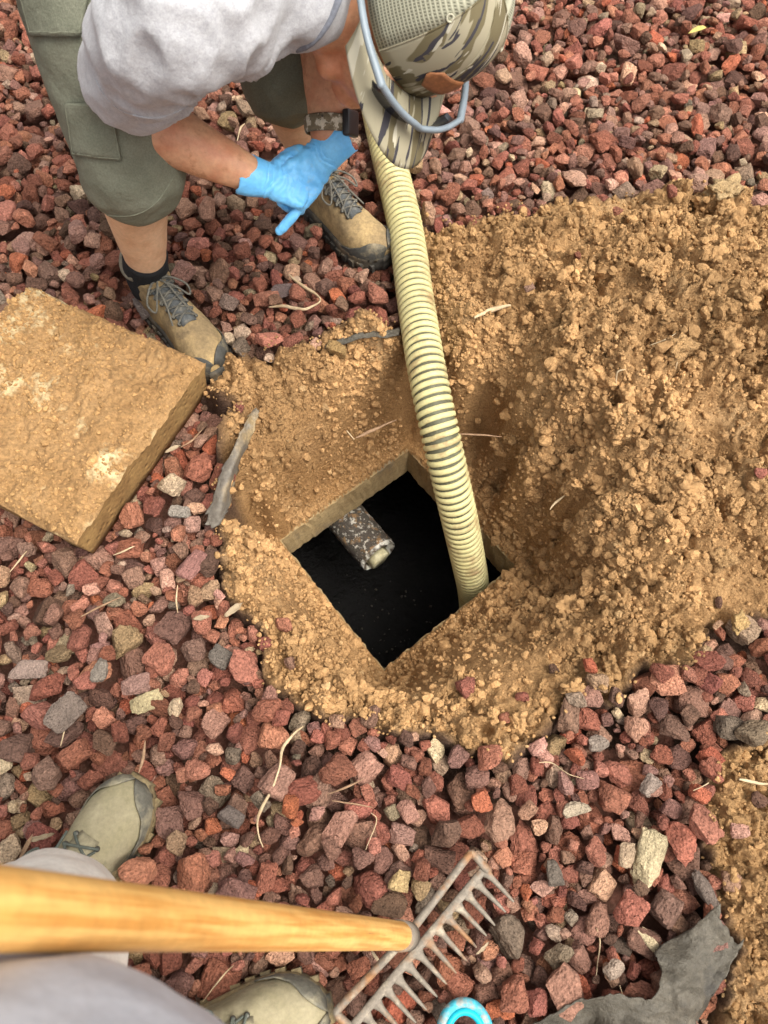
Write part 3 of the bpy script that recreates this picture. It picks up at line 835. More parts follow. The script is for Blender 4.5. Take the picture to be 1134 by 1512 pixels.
# raised spiral rib
ns = 26; turns = HL / PITCHH; prof = [(-0.0054, -0.003), (-0.0052, 0.0002), (-0.0032, 0.0018), (0, 0.0022), (0.0032, 0.0018), (0.0052, 0.0002), (0.0054, -0.003)]
V = []; F = []
fr_s = np.arange(0, HL + 0.01, 0.01)
T0 = None; A_ = Vector((1, 0, 0)); frames = []
for s in fr_s:
    t = (hose_at(s + 0.006) - hose_at(s - 0.006)).normalized(); A_ = (A_ - t * A_.dot(t)).normalized(); frames.append((np.array(t), np.array(A_), np.array(t.cross(A_))))
m = int(turns * ns)
for k in range(m):
    s = 0.02 + (HL - 0.04) * k / m; ph = 2 * math.pi * k / ns
    i = min(int(s / 0.01), len(frames) - 1); t, a, b = frames[i]
    c = np.array(hose_at(s)); rad_d = a * math.cos(ph) + b * math.sin(ph)
    for (ds, dr) in prof: V.append(c + t * ds + rad_d * (HRAD + dr))
npf = len(prof)
for k in range(m - 1):
    for j in range(npf - 1):
        F.append((k * npf + j, (k + 1) * npf + j, (k + 1) * npf + j + 1, k * npf + j + 1))
link('spiral_rib', np_mesh('spiral_rib', np.array(V), np.array(F)), hose, m_rib)

# ------------------------------------------------------------------ bow rake
m_ash = mat('rake_wood', (0.74, 0.44, 0.14), 0.42, (0.56, 0.27, 0.065), 1.0, (0.42, 0.62), (0.16, 0.07, 0.025), 0.55, (0.66, 0.72), stretch=(190, 190, 8), bump=0.1, bscale=2, bdist=0.001, fine=0.12, fscale=90, spec=0.4)
m_steel = mat('rake_steel', (0.21, 0.178, 0.14), 0.65, (0.27, 0.14, 0.065), 30, (0.5, 0.68), (0.38, 0.32, 0.235), 45, (0.55, 0.7), metal=0.2, bump=0.5, bscale=180, bdist=0.002)
fer = P(598, 1382, 0.155)
top_h = P(-8, 1341, 0.965); hd = (top_h - fer).normalized()
rake = empty('bow_rake', tuple(P(610, 1385, 0.03)), 'bow rake with yellow wooden handle and rusty steel tines, stood head down', 'rake')
mb = MB()
end_h = fer + hd * 1.25
rr_ = [0.0172, 0.0174, 0.0176, 0.0176, 0.0176, 0.0176]
mb.tube([fer + (end_h - fer) * t for t in (0.0, 0.1, 0.3, 0.6, 0.8, 1.0)], rr_, n=32, k=4)
hm = mb.mesh('handle')
hq = hd.to_track_quat('Z', 'Y').to_matrix().to_4x4(); HM_ = Matrix.Translation(fer) @ hq
hm.transform(HM_.inverted())
link('handle', hm, rake, m_ash, HM_)
ZR = 0.088
barA = P(716, 1277, ZR); barB = P(716 - 2 * 103, 1277 + 2 * 123, ZR)
bd = (barB - barA).normalized(); mid_ = (barA + barB) / 2 + Vector((.004, 0, 0)); RH = (barA - mid_).length
td = Vector((-bd.y, bd.x, 0)); td = td if td.x > 0 else -td; td.normalize()
mb = MB(); mb.tube([fer + hd * 0.035, fer - hd * 0.012], [0.0196, 0.0188], n=28, round_ends=False)
mb.tube([fer - hd * 0.010, fer - hd * 0.03], [0.0150, 0.008], n=20)
mb.build('ferrule', m_steel, rake)
for s_ in (-1, 1):
    e = mid_ + bd * s_ * (RH - .003)
    corner = e - td * 0.030 + Vector((0, 0, 0.016))
    st = fer - hd * 0.016
    mb = MB()
    mb.tube([st, st + (corner - st) * 0.12 + Vector((0, 0, -.004)), corner - (corner - st) * 0.5, corner - (corner - st) * 0.08, corner + td * 0.004, e + Vector((0, 0, 0.004)), e + td * 0.006 - Vector((0, 0, 0.004))], [0.0062, 0.0058, 0.0056, 0.0056, 0.0058, 0.0062, 0.0055], n=12, k=4)
    mb.build('bow_rod', m_steel, rake)
mb = MB()
nb_ = 60; L_ = 2 * RH; rings = []
for i in range(nb_ + 1):
    c = mid_ + bd * L_ * (i / nb_ - 0.5) + Vector((0, 0, 0.0006 * mnoise.noise(Vector((i * .7, 0, 0)))))
    hw, hh = 0.0058, 0.0042
    rings.append([c + td * (a * hw) + Vector((0, 0, b * hh)) for a, b in ((-1, -.6), (-.7, -1), (.7, -1), (1, -.6), (1, .6), (.7, 1), (-.7, 1), (-1, .6))])
mb.loft(rings); mb.build('head_bar', m_steel, rake)
for k in range(14):
    c = mid_ + bd * ((RH - .006) / 6.5 * (k - 6.5)); j = random.Random(k)
    dv = (td + bd * j.uniform(-.03, .03) + Vector((0, 0, -0.06 + j.uniform(-.04, .04)))).normalized()
    mb = MB()
    pts = [c + td * 0.004, c + dv * 0.014, c + dv * 0.030, c + dv * 0.046, c + dv * 0.060 - Vector((0, 0, .004))]
    mb.tube(pts, [(0.0042, 0.0098), (0.0040, 0.0050), (0.0036, 0.0038), (0.0030, 0.0030), (0.0013, 0.0014)], n=8, ref=(0, 0, 1), k=3)
    mb.build('tine', m_steel, rake)

# ------------------------------------------------------------------ turquoise handle loop poking in at the bottom
m_turq = mat('turquoise_plastic', (0.01, 0.45, 0.58), 0.4, fine=0.1)
m_turqr = mat('worn_grey_rubber', (0.28, 0.32, 0.30), 0.6, (0.06, 0.38, 0.48), 60, (0.45, 0.55))
lc = P(687, 1531, 0.09)
loop = empty('tool_handle', tuple(lc), 'turquoise plastic loop handle at the bottom edge beside the rake', 'handle')
def arc(R, a0, a1, n=24, dz=0): return [lc + Vector((math.cos(t) * R * 0.92, math.sin(t) * R * 1.1, dz)) for t in np.linspace(math.radians(a0), math.radians(a1), n)]
mb = MB(); mb.tube(arc(0.036, -160, 340, 50), [(0.009, 0.0075)] * 50, n=12, ref=(0, 0, 1)); mb.build('outer_grip', m_turqr, loop)
mb = MB(); mb.tube(arc(0.0275, -160, 340, 50, 0.004), [(0.007, 0.0052)] * 50, n=12, ref=(0, 0, 1)); mb.build('inner_ring', m_turq, loop)

# ------------------------------------------------------------------ landscape fabric scraps
m_fab = mat('landscape_fabric', (0.085, 0.074, 0.056), 0.5, (0.15, 0.128, 0.095), 9, (0.45, 0.72), (0.05, 0.044, 0.035), 16, (0.52, 0.7), bump=0.9, bscale=26, bdist=0.014, weave=0.3, wscale=500, fine=0.25)
m_fabd = mat('muddy_fabric', (0.15, 0.13, 0.105), 0.6, (0.30, 0.22, 0.12), 14, (0.48, 0.66), (0.30, 0.28, 0.25), 22, (0.58, 0.7), bump=0.8, bscale=70, bdist=0.006, fine=0.3)
def fabric(name, rows, label, th=0.0012, amp=0.006, m_=m_fab, seed=0):
    """rows of (px, py, lift) from one edge to the other, laid over the ground"""
    g = [[S(a, b, c) for a, b, c in row] for row in rows]
    def dense(pts, k):
        q, _ = resample(pts, [(1, 1)] * len(pts), k); return q
    g = [dense(rw, 8) for rw in g]
    cols = [dense([g[i][j] for i in range(len(g))], 8) for j in range(len(g[0]))]
    nr = len(cols[0]); nc_ = len(cols); mb = MB()
    for i in range(nr):
        for j in range(nc_):
            p = cols[j][i]
            nz = mnoise.noise(p * 25 + Vector((seed, 0, 0))) + 0.7 * (0.5 - abs(mnoise.noise(p * 45))) + 0.3 * mnoise.noise(p * 110)
            ed = (0.006 if amp > .01 else 0.009) * (mnoise.noise(p * 60) + 0.6 * mnoise.noise(p * 170)) if i in (0, nr - 1) or j in (0, nc_ - 1) else 0
            mb.v.append((p.x + ed, p.y + ed, p.z + amp * nz))
    for i in range(nr - 1):
        for j in range(nc_ - 1):
            q = i * nc_ + j; mb.f.append((q, q + 1, q + nc_ + 1, q + nc_))
    o = mb.build(name, m_); solid(o, th); recenter(o)
    return tag(o, label, 'fabric', 'torn landscape fabric')
fabric('landscape_fabric', [[(775,1516,.004),(850,1480,.008),(905,1466,.016),(955,1474,.022),(975,1440,.018),(968,1402,.014),(1010,1378,.014),(1062,1332,.022)],
                            [(790,1535,.004),(860,1505,.010),(915,1494,.006),(965,1500,.020),(995,1465,.008),(1005,1428,.016),(1035,1400,.008),(1066,1362,.012)],
                            [(800,1560,.004),(870,1535,.006),(930,1525,.014),(985,1520,.006),(1015,1485,.016),(1035,1450,.004),(1060,1418,.010),(1082,1392,.004)],
                            [(810,1590,.004),(880,1570,.004),(940,1560,.006),(1000,1545,.004),(1035,1500,.006),(1055,1465,.004),(1078,1425,.004),(1100,1385,.002)]],
       'large torn grey sheet of landscape fabric beneath the gravel at lower right', amp=0.012)
fabric('landscape_fabric', [[(372,606,.012),(360,632,.016),(330,690,.018),(312,745,.014),(303,775,.008)],
                            [(378,604,.014),(368,640,.022),(345,690,.026),(328,745,.022),(318,778,.012)],
                            [(381,608,.012),(374,640,.016),(352,690,.018),(338,745,.012),(326,772,.008)]],
       'narrow grey fabric strip between the lid and the pit edge', amp=0.007, seed=4, m_=m_fabd)
fabric('landscape_fabric', [[(478,512,.006),(505,500,.014),(545,491,.018),(590,487,.014)],
                            [(480,518,.004),(507,508,.012),(545,499,.016),(590,497,.012)]],
       'dark folded fabric strip touching the hose above the pit', amp=0.005, seed=9)

# ------------------------------------------------------------------ single stones that stand out
def rock(px, py, lng, wid, ang, col, label, var, h=0.6, tilt=0.15, cat='stone', dz=0.0, dirt=None, name='stone_chunk'):
    p = S(px, py, 0); zd = proj(p.x, p.y, p.z)[2]; k = zd / FPX / 2
    a, b = lng * k, wid * k; col = tuple(q * 0.82 for q in col)
    cl = cat == 'clod'
    if cl: col = tuple(q * 1.45 for q in col)
    me = np_mesh(name, (CVH[var % 16] if cl else RVH[var]) * np.array([a, b, b * h]), CFH if cl else RFH, smooth=cl)
    if dirt is None: dirt = tuple(c * 0.72 for c in col)
    me.materials.append(mat('stone_' + label.split()[0], tuple(col), 0.85, dirt, 45, (0.42, 0.68), bump=1.0, bscale=130, bdist=0.008, fine=0.4, fscale=330, pits=0.7, pscale=240))
    o = link(name, me)
    o.location = P(px, py, p.z + b * h * 0.45 + dz)
    o.rotation_euler = (random.uniform(-tilt, tilt), random.uniform(-tilt, tilt), math.radians(ang))
    return tag(o, label, cat, 'clods on the soil heap' if cl else 'odd coloured stones among the gravel')
rock(958, 1268, 92, 42, 68, (0.62, 0.50, 0.30), 'large cream elongated stone right of the rake', 3, .7)
rock(926, 1262, 44, 24, 80, (0.48, 0.34, 0.22), 'small tan stone touching the large cream stone', 7, .7)
rock(213, 1037, 56, 30, 22, (0.56, 0.45, 0.25), 'cream wedge shaped stone among the red gravel above the boot', 5, .6)
rock(200, 1010, 50, 36, 10, (0.42, 0.24, 0.19), 'pale pink stone lying against the cream wedge', 8, .6)
rock(591, 1300, 32, 34, 80, (0.60, 0.42, 0.20), 'small sandy yellow stone above the rake bow', 11, .7)
rock(578, 1333, 58, 40, -10, (0.22, 0.125, 0.075), 'flat brown stone next to the rake ferrule', 2, .5)
rock(848, 1194, 48, 24, 15, (0.50, 0.40, 0.28), 'pale beige stone among red gravel below the soil heap', 13, .6)
rock(955, 1386, 50, 18, -55, (0.58, 0.46, 0.28), 'thin cream stone flake near the fabric sheet', 6, .4)
rock(908, 1430, 32, 30, 40, (0.44, 0.33, 0.25), 'whitish rounded stone near the fabric edge', 10, .7)
rock(326, 971, 32, 36, 60, (0.18, 0.148, 0.12), 'dark grey stone on the gravel left of the pit', 15, .7)
rock(93, 1055, 66, 44, 45, (0.26, 0.195, 0.155), 'large mauve grey stone at left above the tan boot', 17, .5)
rock(42, 990, 64, 34, -5, (0.42, 0.30, 0.24), 'large flat pinkish beige stone near the left edge', 19, .45)
rock(264, 757, 34, 26, -5, (0.36, 0.31, 0.255), 'light grey angular stone between the lid and the pit', 20, .7)
rock(285, 833, 62, 34, 62, (0.36, 0.17, 0.14), 'long pink stone left of the pit edge', 21, .55)
rock(1040, 1310, 62, 30, -65, (0.20, 0.15, 0.12), 'pitted grey stone beside the fabric corner', 22, .6)
rock(820, 1292, 32, 44, 5, (0.17, 0.135, 0.105), 'pitted dark grey stone right of the rake tines', 24, .7)
rock(884, 1097, 34, 26, 0, (0.31, 0.245, 0.195), 'pitted pale grey stone at the lower soil edge', 25, .7)
rock(340, 1203, 46, 28, -28, (0.20, 0.155, 0.13), 'bluish grey stone right of the tan boot', 1, .7)
rock(1070, 285, 62, 50, 20, (0.38, 0.26, 0.13), 'big pale soil clod on the far edge of the heap', 4, .8, cat='clod', name='soil_clod')
rock(497, 515, 24, 32, 75, (0.40, 0.25, 0.10), 'tan stone standing by the dark fabric strip', 9, .7)
rock(1000, 512, 58, 46, 30, (0.34, 0.20, 0.085), 'largest rounded clod in the middle of the soil heap', 12, .8, cat='clod', name='soil_clod')
rock(1068, 822, 46, 42, 30, (0.34, 0.20, 0.085), 'rounded soil clod low on the right side of the heap', 14, .8, cat='clod', name='soil_clod')
rock(1092, 920, 36, 30, 30, (0.40, 0.26, 0.11), 'flat soil clod where heap meets gravel at right', 16, .7, cat='clod', name='soil_clod')
rock(215, 455, 40, 28, -60, (0.20, 0.155, 0.135), 'purplish grey stone beside the worker boot under the lid', 18, .6)
rock(415, 430, 38, 28, 10, (0.22, 0.155, 0.14), 'flat mauve stone above the bent root', 0, .5)
rock(962, 1160, 36, 28, 50, (0.33, 0.25, 0.20), 'pale grey stone near the right soil patch', 23, .6)
rock(148, 988, 28, 40, 10, (0.30, 0.25, 0.20), 'grey rectangular stone among gravel at left', 2, .6)

# ------------------------------------------------------------------ twigs, roots and straws
m_straw = mat('dry_straw', (0.55, 0.43, 0.27), 0.8, (0.4, 0.28, 0.16), 40)
m_twig = mat('brown_twig', (0.23, 0.14, 0.08), 0.85, (0.32, 0.2, 0.12), 40)
def twig(pts, wpx, label, m_=None, cat='straw', name='straw', lift=0.004):
    pp = [S(a, b, lift) for a, b in pts]
    zd = proj(*pp[0])[2]; R = wpx * zd / FPX / 2
    mb = MB(); k = len(pp)
    mb.tube(pp, [R * (0.75 + 0.25 * math.sin(i * 2.1)) * (1 if 0 < i < k - 1 else 0.55) for i in range(k)], n=7, k=6)
    for i, v in enumerate(mb.v):
        q = Vector(v); mb.v[i] = tuple(q + Vector((mnoise.noise(q * 40), mnoise.noise(q * 40 + Vector((9, 0, 0))), 0)) * R * 0.8)
    o = mb.build(name, m_ or m_straw); recenter(o)
    return tag(o, label, cat, {'straw': 'straws on the ground', 'twig': 'twigs on the ground', 'root': 'roots on the ground'}.get(cat))
twig([(447,1073),(420,1100),(411,1140),(400,1170),(382,1200),(380,1222),(388,1250)], 5, 'long pale curved root on the red gravel below the pit', cat='root', name='root')
twig([(427,406),(450,424),(472,441),(452,456),(420,452),(398,453)], 5, 'bent pale root on gravel behind the pit', cat='root', name='root')
twig([(484,1172),(512,1162),(537,1149)], 3.5, 'straight grey twig on the gravel under the pit', m_twig, 'twig', 'twig')
twig([(490,1183),(520,1186),(550,1192)], 3, 'thin brown twig just below the grey twig', m_twig, 'twig', 'twig')
twig([(796,1126),(815,1127),(840,1143),(862,1150)], 2.2, 'thin wiry root below the soil heap', cat='root', name='root')
twig([(540,1255),(556,1212),(548,1200)], 2, 'fine straw standing in the gravel at bottom centre')
twig([(881,1370),(886,1392),(880,1440)], 2.5, 'thin straw curling near the rake teeth')
twig([(915,1455),(920,1470)], 2, 'tiny straw at the top edge of the fabric sheet')
twig([(1092,1152),(1110,1154),(1140,1158)], 6, 'pale wood splinter at the right edge on soil', cat='splinter', name='wood_splinter')
twig([(1024,1168),(1046,1156)], 3, 'short pale straw left of the wood splinter')
twig([(527,646),(548,636),(585,620)], 5, 'grey broken twig on the pit slope left of the hose', m_twig, 'twig', 'twig')
twig([(513,637),(523,648)], 4, 'short pale wood chip on the pit slope')
twig([(672,641),(705,642),(740,645)], 3, 'thin root across the pit wall right of the hose', m_twig, 'root', 'root')
twig([(812,752),(822,740),(838,730)], 4, 'short pale root sticking from the soil right of the hose', cat='root', name='root')
twig([(702,468),(725,458),(752,450)], 9, 'split piece of pale wood on the soil heap near the hose', cat='wood chip', name='wood_chip')
twig([(910,570),(912,550),(924,545)], 3, 'thin root curving over the soil heap', cat='root', name='root')
twig([(998,545),(1004,522),(1018,518)], 2.5, 'fine root beside the largest clod', cat='root', name='root')
twig([(960,510),(985,500),(998,492)], 2, 'hair thin straw left of the largest clod')
twig([(350,208),(355,190),(361,182)], 3, 'pale straw on gravel above the left glove')
twig([(262,865),(260,890),(262,905)], 3, 'straw upright on gravel left of the pit')
twig([(15,844),(30,826),(40,814)], 3, 'thin straw at the left edge below the lid')
twig([(168,820),(185,812),(200,806)], 3, 'straw just below the lid corner')
twig([(90,1100),(95,1080)], 4, 'short pale straw by the mauve grey stone')
twig([(205,1140),(212,1118),(215,1095)], 5, 'curled dry leaf stem above the tan boot', m_twig, 'twig', 'twig')
twig([(300,1478),(330,1440),(345,1425)], 0.1 + 2.4, 'pale straw between boot and rake handle')
twig([(120,910),(150,895),(178,882)], 4, 'dark bent twig on gravel at left', m_twig, 'twig', 'twig')
twig([(268,660),(285,650),(300,632)], 3, 'thin root between lid and fabric strip', m_twig, 'root', 'root')
twig([(525,1455),(550,1440),(557,1436)], 3, 'pale straw under the rake bow')
# dry leaves and grass tuft
m_leaf = mat('dry_leaf', (0.36, 0.28, 0.18), 0.8, (0.20, 0.14, 0.085), 70, (0.4, 0.6), bump=.6, bscale=200)
def leaf(px, py, lng, wid, ang, label, lift=0.012, m_=None):
    p = S(px, py, lift); k = proj(*p)[2] / FPX / 2; mb = MB(); n_ = 10
    for i in range(n_ + 1):
        t = i / n_; ww = wid * k * (0.6 * math.sin(math.pi * t) ** 0.7 + 0.25 * mnoise.noise(Vector((t * 5, px, 0)))) + 1e-4; x_ = (t * 2 - 1) * lng * k
        for j in (-1, -.5, 0, .5, 1):
            mb.v.append((x_, ww * j, 0.25 * ww * j * j * 2 + 0.15 * lng * k * math.sin(t * 3.0)))
    for i in range(n_):
        for j in range(4): q = i * 5 + j; mb.f.append((q, q + 1, q + 6, q + 5))
    o = mb.build('dry_leaf', m_ or m_leaf, M=Matrix.Translation(p) @ Matrix.Rotation(math.radians(ang), 4, 'Z') @ Matrix.Rotation(0.3, 4, 'X'))
    solid(o, 0.0006)
    return tag(o, label, 'leaf', 'dry leaves on the ground')
leaf(60, 1236, 42, 12, 15, 'pale dried leaf beside the tan boot at left')
leaf(38, 1252, 40, 10, 70, 'brown curled dried leaf at the left edge near the handle', m_=m_twig)
leaf(345, 900, 34, 16, 40, 'crumpled grey brown leaf at the left pit edge')
leaf(297, 912, 26, 12, 10, 'small pale leaf scrap left of the pit')
leaf(255, 663, 26, 10, 30, 'white leaf scrap in the gravel beside the lid')
leaf(712, 1400, 26, 8, 40, 'pale leaf scrap caught between the rake tines')
leaf(555, 1412, 22, 8, -50, 'small pale leaf under the rake bow')
leaf(1030, 45, 34, 12, 25, 'yellowish leaf lying on gravel near the top right corner', m_=mat('yellow_leaf', (0.42, 0.34, 0.10), 0.8))
# ------------------------------------------------------------------ people: shared builders
m_skin = mat('tanned_skin', (0.57, 0.31, 0.18), 0.5, (0.47, 0.20, 0.11), 26, (0.4, 0.66), (0.40, 0.19, 0.10), 70, (0.55, 0.7), bump=0.35, bscale=260, bdist=0.001, fine=0.12, fscale=120, spec=0.35, sss=0.08)
m_skin_leg = mat('pale_leg_skin', (0.62, 0.40, 0.25), 0.55, (0.54, 0.32, 0.19), 30, (0.4, 0.7), bump=0.25, bscale=260, bdist=0.001, fine=0.12, spec=0.3, sss=0.08)
m_tee = mat('heather_shirt', (0.39, 0.39, 0.40), 0.95, (0.325, 0.325, 0.338), 130, (0.35, 0.65), bump=0.4, bscale=20, bdist=0.010, fine=0.18, fscale=500, weave=0.15, wscale=1200, sheen=0.2)
m_short = mat('olive_shorts', (0.135, 0.14, 0.10), 0.92, (0.175, 0.178, 0.13), 22, (0.35, 0.7), bump=0.6, bscale=24, bdist=0.012, fine=0.2, fscale=420, weave=0.3, wscale=900)
m_sock = mat('black_sock', (0.012, 0.012, 0.013), 0.95, weave=0.5, wscale=700, fine=0.3)
m_glove = mat('blue_nitrile', (0.13, 0.46, 0.84), 0.38, (0.18, 0.54, 0.88), 25, (0.4, 0.7), (0.28, 0.44, 0.56), 32, (0.58, 0.75), bump=0.5, bscale=90, bdist=0.003, stretch=(1, 1, 1), fine=0.08, spec=0.5)
m_lace = mat('grey_lace', (0.11, 0.105, 0.09), 0.9, (0.18, 0.165, 0.13), 90, weave=0.5, wscale=1500)
m_boot = mat('brown_suede', (0.22, 0.155, 0.08), 0.85, (0.40, 0.28, 0.13), 18, (0.42, 0.68), (0.12, 0.085, 0.05), 24, (0.58, 0.75), bump=0.5, bscale=120, bdist=0.003, fine=0.25)
m_boot_t = mat('grey_mesh_tongue', (0.10, 0.105, 0.105), 0.9, (0.22, 0.2, 0.16), 50, (0.5, 0.7), weave=0.6, wscale=420)
m_collar = mat('boot_collar', (0.19, 0.16, 0.115), 0.9, (0.13, 0.11, 0.08), 40, bump=0.3)
m_sole = mat('dusty_rubber', (0.055, 0.05, 0.042), 0.8, (0.17, 0.13, 0.08), 22, (0.5, 0.7), bump=0.5, bscale=90, bdist=0.003)
m_toecap = mat('dark_toe_rubber', (0.06, 0.058, 0.05), 0.7, (0.26, 0.21, 0.13), 35, (0.5, 0.72), bump=0.4, bscale=140, bdist=0.002)
m_boot2 = mat('tan_canvas_boot', (0.30, 0.26, 0.155), 0.9, (0.36, 0.31, 0.20), 22, (0.4, 0.7), (0.17, 0.15, 0.09), 30, (0.6, 0.75), bump=0.3, bscale=150, bdist=0.002, weave=0.5, wscale=600, fine=0.15)
m_sole2 = mat('tan_rubber_sole', (0.22, 0.165, 0.085), 0.85, (0.08, 0.075, 0.06), 28, (0.5, 0.65), bump=0.5)
m_eye = mat('eyelet_metal', (0.10, 0.095, 0.08), 0.4, metal=0.7)
m_stitch = mat('seam_stitch', (0.17, 0.175, 0.125), 0.9)

def boot(parent, toe, d, length, mats, side=1, zg=0.045, label=None, shaft_h=0.145):
    mu, ms, mt, mton, mlace, mcol = mats
    d = Vector((d[0], d[1], 0)).normalized(); y = Vector((-d.y, d.x, 0)); k = length / 0.30
    o0 = Vector((toe[0], toe[1], zg)) - d * length
    W = lambda a, b, c: o0 + d * (a * k) + y * (b * k) + Vector((0, 0, c * k))
    ST = [(0.004, .020, .095), (.015, .030, .105), (.04, .0365, .110), (.08, .0375, .112), (.12, .039, .108), (.15, .041, .102), (.18, .045, .092), (.21, .049, .080), (.235, .050, .072), (.26, .046, .066), (.28, .036, .058), (.292, .024, .050), (.298, .010, .042)]
    cen = lambda x: side * 0.010 * math.sin(max(x - 0.08, 0) / 0.22 * math.pi / 1.1)
    fw = lambda x: np.interp(x, [s[0] for s in ST], [s[1] for s in ST]); ft = lambda x: np.interp(x, [s[0] for s in ST], [s[2] for s in ST])
    def ring(x, grow=0.0, zlo=0.018, ztop=None, n=28):
        w_, t_ = fw(x) + grow, (ft(x) + grow if ztop is None else ztop); out = []
        for j in range(n):
            a = 2 * math.pi * j / n; cs, sn = math.cos(a), math.sin(a)
            yy = cen(x) + w_ * math.copysign(abs(cs) ** 0.75, cs)
            zz = zlo + ((t_ - zlo) * abs(sn) ** 0.85 if sn >= 0 else -0.006 * abs(sn))
            out.append(W(x, yy, zz))
        return out
    mb = MB(); mb.loft([ring(s[0]) for s in ST])
    mb.tube([W(.070, 0, .05), W(.066, 0, .10), W(.060, 0, shaft_h - .012)], [(.062 * k, .040 * k), (.054 * k, .041 * k), (.050 * k, .043 * k)], n=24, ref=d, round_ends=False)
    b = mb.remesh('boot', mu, parent, voxel=0.0045, it=4, disp=lambda q: 0.0018 * mnoise.noise(q * 45))
    if label: b['label'] = label
    # collar padding
    mb = MB(); cp = []
    for j in range(28):
        a = 2 * math.pi * j / 28
        cp.append(W(.060 + .047 * math.cos(a), .040 * math.sin(a), shaft_h - .012 + .012 * math.cos(a) ** 2 + (.012 if math.cos(a) > 0.5 else 0)))
    mb.tube(cp + [cp[0]], .0085 * k, n=10, round_ends=False); mb.build('collar', mcol, b)
    # sole
    def outl(g, z, n=26):
        xs = np.concatenate([0.5 - 0.5 * np.cos(np.linspace(0, math.pi, n))]) * (0.298 + 2 * g) - g
        L1 = []; L2 = []
        for x in xs:
            xx = min(max(x, 0.002), 0.298); w_ = fw(xx) * 0.97 + g
            if x <= 0.003: w_ = fw(0.004) * 0.9
            if x > 0.296: w_ = 0.012 + g
            L1.append(W(x, cen(xx) + w_, z)); L2.append(W(x, cen(xx) - w_, z))
        return L1 + L2[::-1]
    mb = MB(); mb.loft([outl(.002, -.012), outl(.006, -.008), outl(.0065, .008), outl(.005, .012), outl(.006, .016), outl(.0055, .024), outl(.001, .028)])
    mb.build('sole', ms, b)
    # tread lugs along the visible edge
    for sgn in (-1, 1):
        for x in np.arange(.02, .285, .022):
            yy = cen(x) + sgn * (fw(x) + .005)
            q = MB(); q.box(W(x, yy, .001), d * .007 * k, y * .004 * k, Vector((0, 0, .009 * k))); q.build('tread_lug', ms, b, smooth=False)
    # toe cap: a rubber rand that climbs to cover the toe
    mb = MB(); xs = np.linspace(.205, .2985, 14); nj = 10
    for sgn in (1, -1):
        b_i = len(mb.v)
        for x in xs:
            amax = np.interp(x, [.205, .235, .258, .272, .2985], [.10, .30, .62, 1.12, 1.5708])
            for j in range(nj + 1):
                a = amax * j / nj; w_, t_ = fw(x) + .0028, ft(x) + .0028
                mb.v.append(tuple(W(x, cen(x) + sgn * w_ * math.cos(a) ** 0.75 if a < 1.57 else cen(x), .018 + (t_ - .018) * math.sin(a) ** 0.85)))
        for i in range(len(xs) - 1):
            for j in range(nj):
                q = b_i + i * (nj + 1) + j; f_ = (q, q + 1, q + nj + 2, q + nj + 1); mb.f.append(f_ if sgn > 0 else f_[::-1])
    tcap = mb.build('toe_cap', mt, b); solid(tcap, .0022, 0.0)
    # tongue strip with the laces
    top = lambda x: (ft(x) if x > .11 else np.interp(x, [.07, .11], [shaft_h + .004, ft(.11) + .006]))
    mb = MB(); xs = np.linspace(.088, .205, 14)
    for x in xs:
        hw = np.interp(x, [.088, .205], [.026, .015])
        for j in (-1, -.5, 0, .5, 1): mb.v.append(tuple(W(x, cen(x) + hw * j, top(x) + .0032 - .006 * j * j)))
    for i in range(13):
        for j in range(4): q = i * 5 + j; mb.f.append((q, q + 5, q + 6, q + 1))
    tg = mb.build('tongue', mton, b); solid(tg, .003, 1.0)
    rows = np.linspace(.112, .198, 6); hw = lambda x: np.interp(x, [.088, .205], [.029, .019])
    zt = lambda x, j: top(x) + .0075 - .008 * j * j
    for i, x in enumerate(rows):
        for sg in (-1, 1):
            e = MB(); c = W(x, cen(x) + sg * hw(x), zt(x, 1.0) - .0005)
            e.ell(c, d * .0045, y * .0045, Vector((0, 0, .0035)), 10, 6); e.build('eyelet', m_eye, b)
    for i in range(5):
        for sg in (-1, 1):
            xa, xb = rows[i], rows[i + 1]; q = MB()
            q.tube([W(xa + (xb - xa) * t, cen(xa) + hw(xa) * sg * (1 - 2 * t), zt(xa + (xb - xa) * t, 1 - 2 * t) + .002 + (.001 if sg > 0 else 0)) for t in (0, .25, .5, .75, 1)], .0021 * k, n=7); q.build('lace', mlace, b)
    kx = rows[0] - .004; kp = W(kx, cen(kx), zt(kx, 0) + .005)
    for sg in (-1, 1):
        q = MB(); q.tube([W(rows[0], cen(kx) + hw(kx) * sg, zt(kx, 1) + .002), kp], .0021 * k, n=7); q.build('lace', mlace, b)
        q = MB(); q.tube([kp, W(kx + .010, cen(kx) + sg * .022, zt(kx, .6) + .010), W(kx + .030, cen(kx) + sg * .046, zt(kx, 1) - .004), W(kx + .050, cen(kx) + sg * .040, zt(kx, 1) - .014), W(kx + .034, cen(kx) + sg * .022, zt(kx, .5) + .002), kp], .0021 * k, n=7, k=5); q.build('lace', mlace, b)
        q = MB(); q.tube([kp, W(kx + .02, cen(kx) + sg * .010, zt(kx, 0) + .004), W(kx + .055, cen(kx) + sg * .016, zt(kx + .05, .5) + .003), W(kx + .085, cen(kx) + sg * .026, zt(kx + .08, 1) - .002)], .0020 * k, n=7, k=4); q.build('lace', mlace, b)
    return b, W

